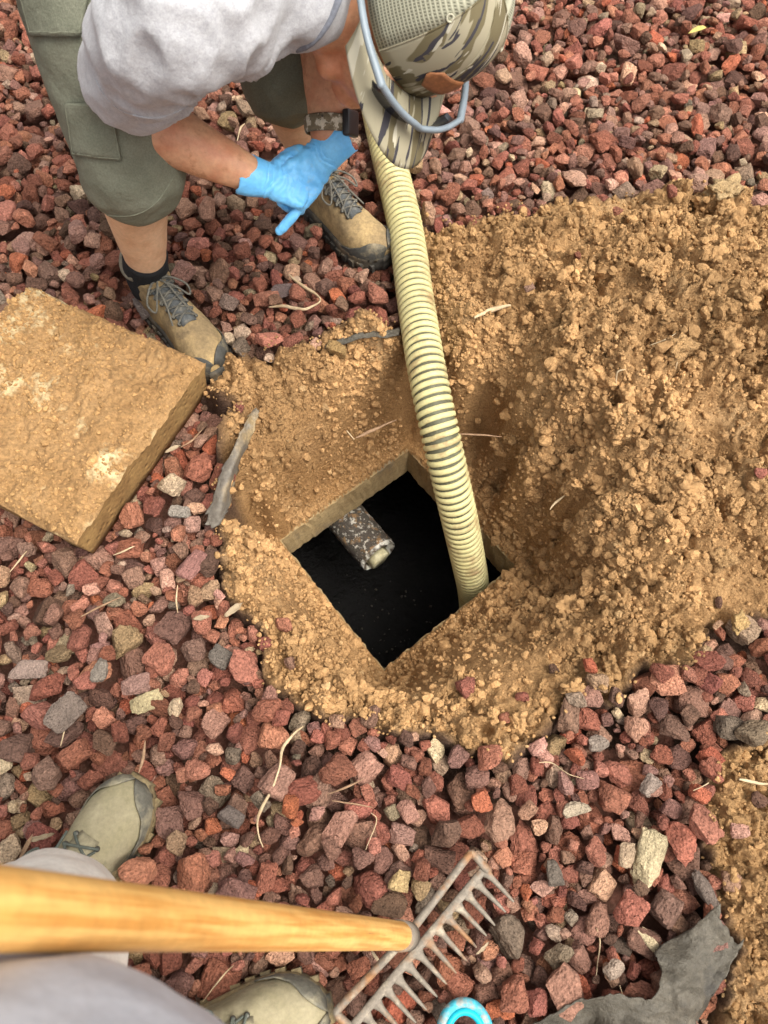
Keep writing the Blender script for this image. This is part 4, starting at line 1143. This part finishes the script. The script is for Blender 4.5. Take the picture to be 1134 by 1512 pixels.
# ------------------------------------------------------------------ worker bending over the pit
worker = empty('person', (-0.30, 1.18, 0.045), 'person bending over the pit in grey shirt, olive shorts, camouflage cap and blue gloves', 'person')
mats_a = (m_boot, m_sole, m_toecap, m_boot_t, m_lace, m_collar)
tA = P(319, 553, .06); tB = P(575, 380, .06)
bA, WA = boot(worker, tA, (.60, -.80), .288, mats_a, side=1)
bB, WB = boot(worker, tB, (.70, -.71), .288, mats_a, side=-1)
ankA = WA(.062, 0, .10); ankB = WB(.062, 0, .10)
kneeA = P(192, 232, .50); hipA = Vector((-.43, 1.22, .90))
kneeB = P(425, 100, .50); hipB = Vector((-.22, 1.44, .90))
shA = P(246, 36, .79); elA = P(172, 160, .575); wrA = P(378, 262, .475)
shB = Vector((.04, 1.19, .77)); elB = Vector((-.085, 1.21, .655)); wrB = P(486, 220, .49)
neck = P(430, -25, .765)
Hc = P(590, 30, .705)
cr_ = Vector((.72, -.40, .56)).normalized(); fc = Vector((-.06, -.80, -.58)); fc = (fc - cr_ * fc.dot(cr_)).normalized(); rt = fc.cross(cr_)
chest = (shA + shB) / 2 + Vector((.0, .06, -.02)); pelv = (hipA + hipB) / 2 + Vector((0, .03, .04))
mb = MB()
def leg(hip, knee, ank):
    sh_ = ank - knee; back = Vector((-.45, .80, 0)) * 1.0
    mb.tube([hip, hip.lerp(knee, .5), knee, knee + sh_ * .30 + back * .018, knee + sh_ * .62 + back * .008, knee + sh_ * .88, ank, ank - Vector((0, 0, .05))], [.078, .070, .056, .057, .047, .037, .036, .034], n=18, k=4)
# torso, neck, head, arms in one skin; legs are joined to it at the hips
mb.tube([pelv, pelv.lerp(chest, .5), chest], [(.15, .10), (.14, .10), (.155, .095)], n=20, ref=(shB - shA).normalized(), k=4)
leg(hipA, kneeA, ankA); leg(hipB, kneeB, ankB)
for sh, el, wr in ((shA, elA, wrA), (shB, elB, wrB)):
    mb.tube([chest.lerp(sh, .5), sh, sh.lerp(el, .5), el, el.lerp(wr, .28), el.lerp(wr, .62), wr - (wr - el).normalized() * .012, wr], [.06, .060, .050, .044, .046, .038, .028, .022], n=18, k=4)
mb.tube([chest.lerp(neck, .4), neck, Hc - cr_ * .055 - fc * .018, Hc], [.07, .062, .058, .05], n=18, k=4)
H = lambda f, r, c: Hc + fc * f + rt * r + cr_ * c
mb.ell(H(-.008, 0, .03), fc * .096, rt * .076, cr_ * .095)
mb.ell(H(.022, 0, -.045), fc * .070, rt * .062, cr_ * .070)
mb.ell(H(.058, 0, -.088), fc * .032, rt * .034, cr_ * .026)       # chin
mb.tube([H(.05, .05, -.08), H(.0, .066, -.06), H(-.015, .068, -.03)], [.02, .018, .014], n=10)   # jaw line
mb.tube([H(.05, -.05, -.08), H(.0, -.066, -.06), H(-.015, -.068, -.03)], [.02, .018, .014], n=10)
mb.tube([H(.088, 0, .022), H(.104, 0, -.004), H(.115, 0, -.020)], [.010, .013, .016], n=10)     # nose
mb.ell(H(.085, 0, -.052), fc * .013, rt * .026, cr_ * .007)        # lips
mb.ell(H(.083, 0, -.062), fc * .012, rt * .022, cr_ * .007)
for s in (-1, 1):
    mb.ell(H(.080, s * .034, .022), fc * .014, rt * .024, cr_ * .008)   # brow
    mb.tube([H(-.010, s * .074, -.026), H(-.020, s * .083, .0), H(-.024, s * .086, .020), H(-.006, s * .080, .030)], [.009, .011, .011, .008], n=10, k=3)  # ear
    mb.ell(H(.060, s * .048, -.015), fc * .022, rt * .018, cr_ * .018)  # cheek
body = mb.remesh('body', m_skin, worker, voxel=0.006, it=3, disp=lambda q: 0.0012 * mnoise.noise(q * 40))
# lower legs are paler: second slot on the faces below the knee
body.data.materials.append(m_skin_leg)
for pl_ in body.data.polygons:
    if pl_.center.z < 0.46 and (pl_.center - wrA).length > .1 and (pl_.center - wrB).length > .12: pl_.material_index = 1
m_eyew = mat('eye_white', (0.7, 0.68, 0.64), 0.2, fine=0)
for s in (-1, 1):
    q = MB(); q.ell(H(.078, s * .033, .006), fc * .012, rt * .012, cr_ * .009); q.build('eye', m_eyew, worker)

# socks
for an, W_ in ((ankA, WA), (ankB, WB)):
    q = MB(); tp = an + (kneeA - ankA).normalized() * (.085 if an is ankA else .055)
    q.tube([an - Vector((0, 0, .03)), an + Vector((0, 0, .02)), tp], [.044, .044, .0425], n=24, round_ends=False, k=4); q.build('sock', m_sock, worker)

# shorts
def wr_short(q):
    return 0.013 * (0.3 - abs(mnoise.noise(Vector((q.x * 7 + q.z * 3, q.y * 7, q.z * 9 - q.x * 4))))) + 0.006 * mnoise.noise(Vector((q.x * 14, q.y * 14, q.z * 5))) + 0.003 * mnoise.noise(q * 34)
hemA = kneeA + (ankA - kneeA).normalized() * .03; hemB = kneeB + (ankB - kneeB).normalized() * .02
mb = MB()
mb.tube([hemA, kneeA + Vector((0, 0, .01)), hipA.lerp(kneeA, .5), hipA], [(.079, .079), (.084, .084), (.097, .095), (.115, .11)], n=28, round_ends=False, k=6)
mb.tube([hemB, kneeB + Vector((0, 0, .01)), hipB.lerp(kneeB, .5), hipB], [(.080, .080), (.084, .084), (.097, .095), (.115, .11)], n=28, round_ends=False, k=6)
mb.tube([hipA, pelv, hipB], [.11, .135, .11], n=24, k=3)
shorts = mb.remesh('shorts', m_short, worker, voxel=0.007, it=3, disp=wr_short)

CAMP = Vector((0, 0, CAM_H))
def bvh_of(o):
    return BVHTree.FromPolygons([o.matrix_basis @ v.co for v in o.data.vertices], [tuple(p.vertices) for p in o.data.polygons])
def cast(b, px, py):
    d = (P(px, py, 0) - CAMP).normalized(); return b.ray_cast(CAMP, d)
def patch(b, quad, name, m_, parent, th=0.004, n=10, mm=10, lift=0.001, sub=False):
    (x0, y0), (x1, y1), (x2, y2), (x3, y3) = quad
    mb = MB(); okc = {}
    for i in range(n + 1):
        for j in range(mm + 1):
            u, v = i / n, j / mm
            px = (x0 * (1 - u) + x1 * u) * (1 - v) + (x3 * (1 - u) + x2 * u) * v
            py = (y0 * (1 - u) + y1 * u) * (1 - v) + (y3 * (1 - u) + y2 * u) * v
            h = cast(b, px, py)
            if h[0] is None: continue
            okc[i, j] = len(mb.v); mb.v.append(tuple(h[0] + h[1] * lift))
    for i in range(n):
        for j in range(mm):
            ks = [(i, j), (i + 1, j), (i + 1, j + 1), (i, j + 1)]
            if all(k in okc for k in ks): mb.f.append(tuple(okc[k] for k in ks)[::-1])
    if not mb.f: return None
    o = mb.build(name, m_, parent); solid(o, th, 1.0); return o
def seam(b, pts, R, name, m_, parent, lift=0.0, curved=False):
    pts = [(p.x, p.y) for p in resample([Vector((x_, y_, 0)) for x_, y_ in pts], [(1, 1)] * len(pts), 5)[0]] if curved else pts
    pp = []
    for i in range(len(pts) - 1):
        for t in np.linspace(0, 1, 8, endpoint=(i == len(pts) - 2)):
            h = cast(b, pts[i][0] + (pts[i + 1][0] - pts[i][0]) * t, pts[i][1] + (pts[i + 1][1] - pts[i][1]) * t)
            if h[0] is not None: pp.append(h[0] + h[1] * lift)
    if len(pp) > 2:
        q = MB(); q.tube(pp, R, n=6); return q.build(name, m_, parent)
bs = bvh_of(shorts)
patch(bs, [(98,152),(162,150),(180,236),(110,228)], 'cargo_pocket', m_short, shorts, th=0.005)
patch(bs, [(28,-8),(132,-8),(120,52),(48,54)], 'pocket_flap', m_short, shorts, th=0.006)
seam(bs, [(132,306),(160,318),(200,317),(232,298),(256,262)], 0.0012, 'hem_stitch', m_stitch, shorts, curved=True)
seam(bs, [(36,-6),(50,48),(118,47),(128,-6)], 0.0014, 'flap_stitch', m_stitch, shorts, lift=.006)
seam(bs, [(100,155),(161,153),(178,233),(112,226),(100,155)], 0.0014, 'pocket_stitch', m_stitch, shorts, lift=.005)

# shirt
PIT = P(322, 128, .70)
def wr_tee(q):
    s = (q - shA)
    v_ = q - PIT; u_ = v_.length; v_ = v_.normalized()
    rad_ = 0.026 * (0.32 - abs(mnoise.noise(v_ * 3.4 + Vector((4, 1, 7))))) * math.exp(-(u_ / .22) ** 2) * min(1, u_ / .05)
    fold = 0.006 * math.sin(90 * (q.x * .5 + q.y * .6 - q.z * .6) + 5 * mnoise.noise(q * 9)) * math.exp(-(u_ / .11) ** 2)
    return rad_ + fold + 0.005 * mnoise.noise(Vector((q.x * 10 + q.y * 8, q.y * 3 - q.x * 3, q.z * 6))) + 0.003 * mnoise.noise(Vector((q.x * 26 + q.y * 20, q.y * 7, q.z * 12)))
mb = MB()
sx = (shB - shA).normalized()
mb.tube([pelv, pelv.lerp(chest, .35), pelv.lerp(chest, .75), chest, neck.lerp(Hc, .04)], [(.175, .125), (.175, .14), (.185, .135), (.165, .115), (.074, .070)], n=28, ref=sx, k=4)
mb.tube([chest.lerp(shA, .45), shA, shA.lerp(elA, .40), shA.lerp(elA, .68)], [.092, .078, .068, .066], n=24, round_ends=False, k=4)
mb.tube([chest.lerp(shB, .45), shB, shB.lerp(elB, .55)], [.10, .085, .08], n=24, round_ends=False, k=4)
tee = mb.remesh('t_shirt', m_tee, worker, voxel=0.0065, it=6, disp=wr_tee)
bt = bvh_of(tee)
seam(bt, [(141,118),(160,148),(190,168),(235,174),(276,158)], 0.0010, 'sleeve_stitch', m_tee, tee, curved=True)
q = MB(); cn = neck.lerp(Hc, .16); ct = (Hc - cr_ * .05 - neck).normalized(); a_ = ct.orthogonal().normalized(); b_ = ct.cross(a_)
q.tube([cn + (a_ * math.cos(t) + b_ * math.sin(t)) * .066 for t in np.linspace(0, 2 * math.pi, 30)], [(.004, .007)] * 30, n=10, ref=ct, round_ends=False)
q.build('neck_band', mat('shirt_neck_band', (0.17, 0.18, 0.21), 0.95, weave=.4), tee)

# cap: built in its own frame, x forward, y to the wearer's left, z to the crown
CM = Matrix(((fc.x, -rt.x, cr_.x, Hc.x), (fc.y, -rt.y, cr_.y, Hc.y), (fc.z, -rt.z, cr_.z, Hc.z), (0, 0, 0, 1)))
def camo(name):
    m = D.materials.new(name); m.use_nodes = True; N = m.node_tree.nodes; L = m.node_tree.links; b = N['Principled BSDF']
    b.inputs['Roughness'].default_value = 0.9; b.inputs['Specular IOR Level'].default_value = 0.15
    tc = N.new('ShaderNodeTexCoord')
    def lay(scale, sc, lo, hi, off):
        mp = N.new('ShaderNodeMapping'); mp.inputs['Scale'].default_value = scale; mp.inputs['Location'].default_value = (off, off * .7, off * .3)
        L.new(tc.outputs['Object'], mp.inputs['Vector'])
        n = N.new('ShaderNodeTexNoise'); n.inputs['Scale'].default_value = sc; n.inputs['Detail'].default_value = 2; n.inputs['Distortion'].default_value = 0.5
        L.new(mp.outputs['Vector'], n.inputs['Vector'])
        r = N.new('ShaderNodeMapRange'); r.inputs['From Min'].default_value = lo; r.inputs['From Max'].default_value = hi
        L.new(n.outputs['Fac'], r.inputs['Value']); return r.outputs['Result']
    def mix(f, A, B):
        x = N.new('ShaderNodeMix'); x.data_type = 'RGBA'; L.new(f, x.inputs['Factor'])
        for s_, v in ((x.inputs['A'], A), (x.inputs['B'], B)):
            if isinstance(v, tuple): s_.default_value = (*v, 1)
            else: L.new(v, s_)
        return x.outputs['Result']
    c = mix(lay((.3, 1.9, .6), 24, .49, .505, 3.1), (0.285, 0.255, 0.175), (0.13, 0.108, 0.06))
    c = mix(lay((.32, 4.2, .8), 24, .575, .585, 7.7), c, (0.045, 0.042, 0.048))
    c = mix(lay((.3, 4.2, .7), 26, .63, .64, 1.7), c, (0.42, 0.39, 0.30))
    L.new(c, b.inputs['Base Color'])
    wv = N.new('ShaderNodeTexWave'); wv.inputs['Scale'].default_value = 500; L.new(tc.outputs['Object'], wv.inputs['Vector'])
    bp = N.new('ShaderNodeBump'); bp.inputs['Strength'].default_value = .2; bp.inputs['Distance'].default_value = .0006
    L.new(wv.outputs['Fac'], bp.inputs['Height']); L.new(bp.outputs['Normal'], b.inputs['Normal'])
    return m
m_camo = camo('camouflage_cloth')
def mesh_mat(name):
    m = D.materials.new(name); m.use_nodes = True; N = m.node_tree.nodes; L = m.node_tree.links; b = N['Principled BSDF']
    b.inputs['Roughness'].default_value = 0.9
    tc = N.new('ShaderNodeTexCoord'); prev = None
    for dr, sc in (('Z', 60), ('X', 100)):
        wv = N.new('ShaderNodeTexWave'); wv.bands_direction = dr; wv.inputs['Scale'].default_value = sc; wv.inputs['Distortion'].default_value = .6; wv.inputs['Detail'].default_value = 1
        L.new(tc.outputs['Object'], wv.inputs['Vector'])
        if prev is None: prev = wv.outputs['Fac']
        else:
            mx = N.new('ShaderNodeMath'); mx.operation = 'MAXIMUM'; sc_ = N.new('ShaderNodeMath'); sc_.operation = 'MULTIPLY'; sc_.inputs[1].default_value = .75
            L.new(wv.outputs['Fac'], sc_.inputs[0]); L.new(prev, mx.inputs[0]); L.new(sc_.outputs[0], mx.inputs[1]); prev = mx.outputs[0]
    cr = N.new('ShaderNodeMix'); cr.data_type = 'RGBA'; cr.inputs['A'].default_value = (.10, .10, .065, 1); cr.inputs['B'].default_value = (.38, .37, .27, 1)
    L.new(prev, cr.inputs['Factor']); L.new(cr.outputs['Result'], b.inputs['Base Color'])
    bp = N.new('ShaderNodeBump'); bp.inputs['Strength'].default_value = .6; bp.inputs['Distance'].default_value = .001
    L.new(prev, bp.inputs['Height']); L.new(bp.outputs['Normal'], b.inputs['Normal'])
    return m
m_mesh = mesh_mat('olive_cap_mesh')
CB, CH, CF_, CR_ = 0.028, 0.128, 0.110, 0.090
def dome(th, t):
    s = math.cos(t * math.pi / 2) ** 0.62; z = CB + CH * math.sin(t * math.pi / 2) ** 0.9
    fwd = math.cos(th); a = CF_ * (1.0 if fwd > 0 else 0.98)
    return Vector((a * fwd * s - 0.012 + 0.012 * t, CR_ * math.sin(th) * s, z - 0.012 * (1 - t) * (1 if fwd < 0 else 0) * abs(fwd)))
def crown_part(t0, t1, name, m_, parent, M=None, nt_=14):
    mb = MB(); na_ = 30
    for i in range(na_ + 1):
        th = t0 + (t1 - t0) * i / na_
        for j in range(nt_ + 1): mb.v.append(tuple(dome(th, min(j / nt_, .985))))
    for i in range(na_):
        for j in range(nt_): q = i * (nt_ + 1) + j; mb.f.append((q, q + nt_ + 1, q + nt_ + 2, q + 1))
    o = mb.build(name, m_, parent, M=M); solid(o, .002, 0.0); return o
a75 = math.radians(46)
cap = crown_part(-a75, a75, 'cap', m_camo, worker, CM)
cap['label'] = 'camouflage baseball cap with olive mesh back and leather patch'
crown_part(a75, 2 * math.pi - a75, 'mesh_panel', m_mesh, cap)
mb = MB(); nu, nv = 30, 14
for i in range(nu + 1):
    th = math.radians(-72 + 144 * i / nu); b0 = dome(th, 0.0)
    for j in range(nv + 1):
        u = j / nv; ext = 0.088 * math.cos(th * 0.62) ** 0.8
        x_ = b0.x + ext * u * (0.35 + 0.65 * math.cos(th)) ; y_ = b0.y * (1 + 0.06 * u)
        z_ = b0.z - 0.004 - 1.9 * (y_ * y_) * (0.35 + 0.65 * u) - 0.018 * u * u + 0.004 * u
        mb.v.append((x_, y_, z_))
for i in range(nu):
    for j in range(nv): q = i * (nv + 1) + j; mb.f.append((q, q + nv + 1, q + nv + 2, q + 1))
brim = mb.build('brim', m_camo, cap); solid(brim, .004, 0.0)
m_patch = mat('leather_patch', (0.30, 0.125, 0.05), 0.6, (0.22, 0.09, 0.04), 60)
mb = MB(); npx = 12
for i in range(npx + 1):
    th = math.radians(-20 + 40 * i / npx); cut = 0.10 if i in (0, npx) else (0.05 if i in (1, npx - 1) else 0)
    for j in range(7):
        t = .14 + cut * .8 + (.19 - 1.6 * cut) * j / 6; p = dome(th, t); mb.v.append((p.x * 1.02 + .0015, p.y * 1.02, p.z))
for i in range(npx):
    for j in range(6): q = i * 7 + j; mb.f.append((q, q + 7, q + 8, q + 1))
pt = mb.build('front_patch', m_patch, cap); solid(pt, .002, 0.0)
for th in (-48, 48):
    p = dome(math.radians(th), .55); q = MB(); n_ = Vector((p.x, p.y, (p.z - .02) * .8)).normalized(); a_ = n_.orthogonal().normalized(); b_ = n_.cross(a_)
    q.tube([p * 1.012 + (a_ * math.cos(t) + b_ * math.sin(t)) * .004 for t in np.linspace(0, 2 * math.pi, 14)], .0013, n=6, round_ends=False)
    q.build('eyelet', mat('cap_eyelet', (.4, .38, .28), .6), cap)
q = MB(); q.ell(dome(0, .99) + Vector((0, 0, .002)), (.007, 0, 0), (0, .007, 0), (0, 0, .004)); q.build('top_button', m_camo, cap)
q = MB(); q.tube([dome(math.radians(0), t) * 1.008 for t in np.linspace(0.02, .97, 20)], .0012, n=6); q.build('panel_seam', m_camo, cap)
for sg in (-1, 1):
    q = MB(); q.tube([dome(sg * a75, t) * 1.008 for t in np.linspace(0.0, .97, 20)], .0012, n=6); q.build('panel_seam', m_camo, cap)

# sunglasses pushed up on the cap
m_frame = mat('blue_grey_frame', (0.20, 0.24, 0.27), 0.45, (0.16, 0.195, 0.22), 30, fine=.05, spec=.5)
m_lens = mat('dark_lens', (0.02, 0.022, 0.026), 0.08, fine=0, spec=.6)
m_lens_y = mat('yellow_lens_edge', (0.40, 0.42, 0.05), 0.2, fine=0)
GM = CM
gl = empty('sunglasses', tuple(CM @ Vector((.1, 0, .05))), 'wraparound sunglasses with blue grey frame resting on the camouflage cap', 'sunglasses')
for sg in (-1, 1):
    q = MB(); q.tube([Vector((-.085, sg * .088, .000)), Vector((-.04, sg * .100, .018)), Vector((.05, sg * .099, .036)), Vector((.112, sg * .078, .046))], [(.0034, .0045), (.0036, .005), (.0042, .0055), (.0052, .0060)], n=10, ref=(0, 0, 1), k=6); q.build('temple', m_frame, gl, M=GM)
    q = MB()
    for i in range(11):
        yy = sg * (.008 + .066 * i / 10); xx = .140 - 5.0 * yy * yy
        for j in range(7):
            t = j / 6; q.v.append((xx - .012 * t * t, yy, .044 - (.036 * math.sin(math.pi * (.12 + .80 * i / 10)) ** .5) * t))
    for i in range(10):
        for j in range(6): k = i * 7 + j; q.f.append((k, k + 7, k + 8, k + 1))
    ln = q.build('lens', m_lens, gl, M=GM); solid(ln, .002, 0)
    q = MB(); q.tube([Vector((.136 - 5.0 * (yy * sg) ** 2, sg * yy, .012)) for yy in np.linspace(.03, .055, 6)], .0022, n=6); q.build('lens_edge', m_lens_y, gl, M=GM)
q = MB(); q.tube([Vector((.142 - 5.0 * yy * yy, yy, .046 - .004 * math.exp(-(yy / .01) ** 2))) for yy in np.linspace(-.078, .078, 30)], [(.0052, .0042)] * 30, n=10, ref=(0, 0, 1)); q.build('brow_bar', m_frame, gl, M=GM)

# ------------------------------------------------------------------ gloved hands, clasped
def hand(parent, wr0, dirv, back, fingers, thumb, side, sc=1.0, name='glove'):
    """palm from the wrist along dirv, back = outward normal of the back of the hand, fingers = bend angles per joint"""
    d = dirv.normalized(); b = (back - d * back.dot(d)).normalized(); s = d.cross(b) * side     # s points to the thumb side
    wr = Vector((0, 0, 0)); mb = MB()
    mb.tube([wr - d * .012, wr + d * .02, wr + d * .052, wr + d * .080], [(.026, .030), (.023, .031), (.018, .035), (.0125, .034)], n=20, ref=b, k=4)
    L = [(.0290, .041, .024, .021), (.0098, .045, .028, .023), (-.0098, .043, .026, .022), (-.0285, .036, .022, .020)]
    for (off, l1, l2, l3), (spread, a1, a2, a3) in zip(L, fingers):
        root = wr + d * (.083 - .006 * abs(off) / .027) + s * off + b * .002
        dd = (d + s * spread).normalized(); p = root; pts = [root - d * .018, root]; rad = [.0092, .0104]; ang = 0
        for l, a, r_ in ((l1, a1, .0090), (l2, a2, .0088), (l3, a3, .0078)):
            ang += a; v = dd * math.cos(ang) - b * math.sin(ang); p = p + v * l; pts.append(p); rad.append(r_)
        mb.tube(pts, rad, n=12, k=3)
    r0 = wr + d * .022 + s * .022; pts = [r0 - s * .008]
    p = r0
    for l, (ts, td_, tb) in zip((.034, .034, .026), thumb):
        v = (s * ts + d * td_ - b * tb).normalized(); p = p + v * l; pts.append(p)
    mb.tube(pts, [.0155, .0130, .0105, .0086], n=12, k=3)
    def wrk(q):
        t = (q - wr).dot(d)
        return (0.0016 * math.sin(t * 380 + 8 * mnoise.noise(q * 35)) * max(0.15, 1 - abs(t - .015) / .06)) + 0.0016 * (0.4 - abs(mnoise.noise(q * 65))) + 0.0008 * mnoise.noise(q * 120)
    mb.v = [tuple(wr0 + Vector(v) * sc) for v in mb.v]; w_ = wrk; wrk = lambda q: w_((q - wr0) / sc)
    g = mb.remesh(name, m_glove, parent, voxel=0.0024, it=1, disp=wrk)
    mb = MB(); n_ = 30; rg = []
    for i, (t, ra, rb) in enumerate(((-.034, .0335, .0350), (-.030, .0335, .0345), (-.014, .0300, .0330), (.002, .0268, .0315), (.026, .0195, .0285))):
        row = []
        for j in range(n_):
            a = 2 * math.pi * j / n_; wob = 1 + (.12 if i < 3 else .03) * mnoise.noise(Vector((math.cos(a) * 2, math.sin(a) * 2, side * 3 + i * .3)))
            row.append(wr + d * (t + (.011 * mnoise.noise(Vector((math.cos(a) * 2.2, math.sin(a) * 2.2, 5))) if i < 2 else 0)) + b * (ra * wob * math.cos(a)) + s * (rb * wob * math.sin(a)))
        rg.append(row)
    mb.loft([[wr0 + v * sc for v in row] for row in rg], False, False); c = mb.build('cuff', m_glove, g); solid(c, .0012, 0)
    return g
gA = hand(worker, wrA + (P(450, 276, .455) - wrA).normalized() * .006, P(452, 280, .455) - wrA, Vector((-.12, -.45, .95)),
     [(.05, 1.35, 1.6, .9), (.02, 1.4, 1.6, .9), (-.02, 1.45, 1.6, .9), (-.05, 1.5, 1.6, .9)], [(.75, .75, -.05), (.35, 1.0, .25), (.1, 1.0, .5)], -1, .88)
dB = P(414, 300, .445) - wrB
gB = hand(worker, wrB + dB.normalized() * .004, dB, Vector((.55, -.35, .75)),
     [(.10, 1.25, 1.4, .8), (.04, 1.2, 1.4, .8), (-.05, 1.0, 1.2, .8), (-.04, .10, .15, .1)], [(.5, .8, .6), (.2, .9, .8), (.0, .8, 1.)], 1, .92)
# wrist watch
m_band = mat('watch_band', (0.16, 0.13, 0.08), 0.7, (0.50, 0.46, 0.36), 90, (0.52, 0.56), (0.05, 0.045, 0.04), 70, (0.6, 0.63)); m_case = mat('watch_case', (0.02, 0.02, 0.022), 0.35, fine=0, spec=.5)
ud = (wrB - elB).normalized(); wc = wrB - ud * .034; a_ = ud.orthogonal().normalized()
a_ = (Vector((1, -.5, .3)) - ud * Vector((1, -.5, .3)).dot(ud)).normalized(); b_ = ud.cross(a_)
q = MB(); q.tube([wc + a_ * (math.cos(t) * .036) + b_ * (math.sin(t) * .036) for t in np.linspace(0, 2 * math.pi, 36)], [(.0125, .0028)] * 36, n=10, ref=ud, round_ends=False)
wt = q.build('wrist_watch', m_band, worker)
q = MB(); q.box(wc + a_ * .040, a_ * .006, b_ * .017, ud * .019); cs = q.build('watch_case', m_case, wt); bv = cs.modifiers.new('b', 'BEVEL'); bv.width = .004; bv.segments = 3

# ------------------------------------------------------------------ person holding the rake, seen from above
holder = empty('person', (-0.42, -0.12, 0.045), 'standing person in pale trousers and tan boots at the lower left, seen from above', 'person')
m_pants = mat('stone_trousers', (0.82, 0.79, 0.71), 0.92, (0.75, 0.71, 0.63), 16, (0.4, 0.7), bump=0.3, bscale=24, bdist=0.005, fine=.1, weave=.3, wscale=800)
m_shirt2 = mat('pale_grey_shirt', (0.54, 0.56, 0.60), 0.93, (0.47, 0.49, 0.53), 30, (0.4, 0.7), bump=.3, bscale=18, bdist=.006, fine=.1)
m_lace2 = mat('sage_lace', (0.10, 0.11, 0.09), 0.9, weave=.4)
m_tong2 = mat('tan_tongue', (0.26, 0.225, 0.14), 0.9, (0.33, 0.29, 0.19), 40, weave=.4)
m_toecap2 = mat('grey_toe_rubber', (0.12, 0.112, 0.088), 0.75, (0.26, 0.23, 0.155), 40, (0.45, 0.65), bump=0.5, bscale=140, bdist=0.003)
mats_b = (m_boot2, m_sole2, m_toecap2, m_tong2, m_lace2, m_collar)
tL = P(207, 1150, .06); tR = P(488, 1492, .06)
b1, W1 = boot(holder, tL, (.52, .85), .305, mats_b, side=-1)
b2, W2 = boot(holder, tR, (.97, .24), .305, mats_b, side=1)
aL = W1(.07, 0, .12); aR = W2(.07, 0, .12)
hcn = Vector((-.185, -.243, .90))
hL = hcn + Vector((-.10, .06, 0)); hR = hcn + Vector((-.03, -.12, 0))
kL = Vector((-.335, -.075, .50)); kR = Vector((-.25, -.28, .52))
def wr_p(q): return 0.008 * mnoise.noise(Vector((q.x * 9, q.y * 9, q.z * 6))) + 0.004 * mnoise.noise(q * 24)
mb = MB()
mb.tube([W1(.070, 0, .075), W1(.066, 0, .13), aL.lerp(kL, .35), kL, hL], [.072, .074, .080, .088, .105], n=26, round_ends=False, k=6)
mb.tube([aR - Vector((0, 0, .05)), aR.lerp(kR, .3), kR, hR], [.080, .082, .090, .105], n=26, round_ends=False, k=6)
mb.tube([hL, hcn + Vector((0, 0, .05)), hR], [.10, .14, .10], n=24, k=3)
pants = mb.remesh('trousers', m_pants, holder, voxel=.008, it=4, disp=wr_p)
fwd = Vector((.80, .60, 0)).normalized(); sdv = Vector((-fwd.y, fwd.x, 0))
mb = MB()
mb.tube([hcn + Vector((0, 0, -.04)) + fwd * .02, hcn + Vector((0, 0, .05)) + fwd * .035, hcn + Vector((0, 0, .16)) + fwd * .02, hcn + Vector((-.02, -.02, .32)), hcn + Vector((-.05, -.04, .46))], [(.20, .165), (.20, .170), (.195, .155), (.19, .13), (.20, .12)], n=32, ref=sdv, round_ends=False, k=5)
mb.remesh('shirt', m_shirt2, holder, voxel=.009, it=4, disp=wr_p)
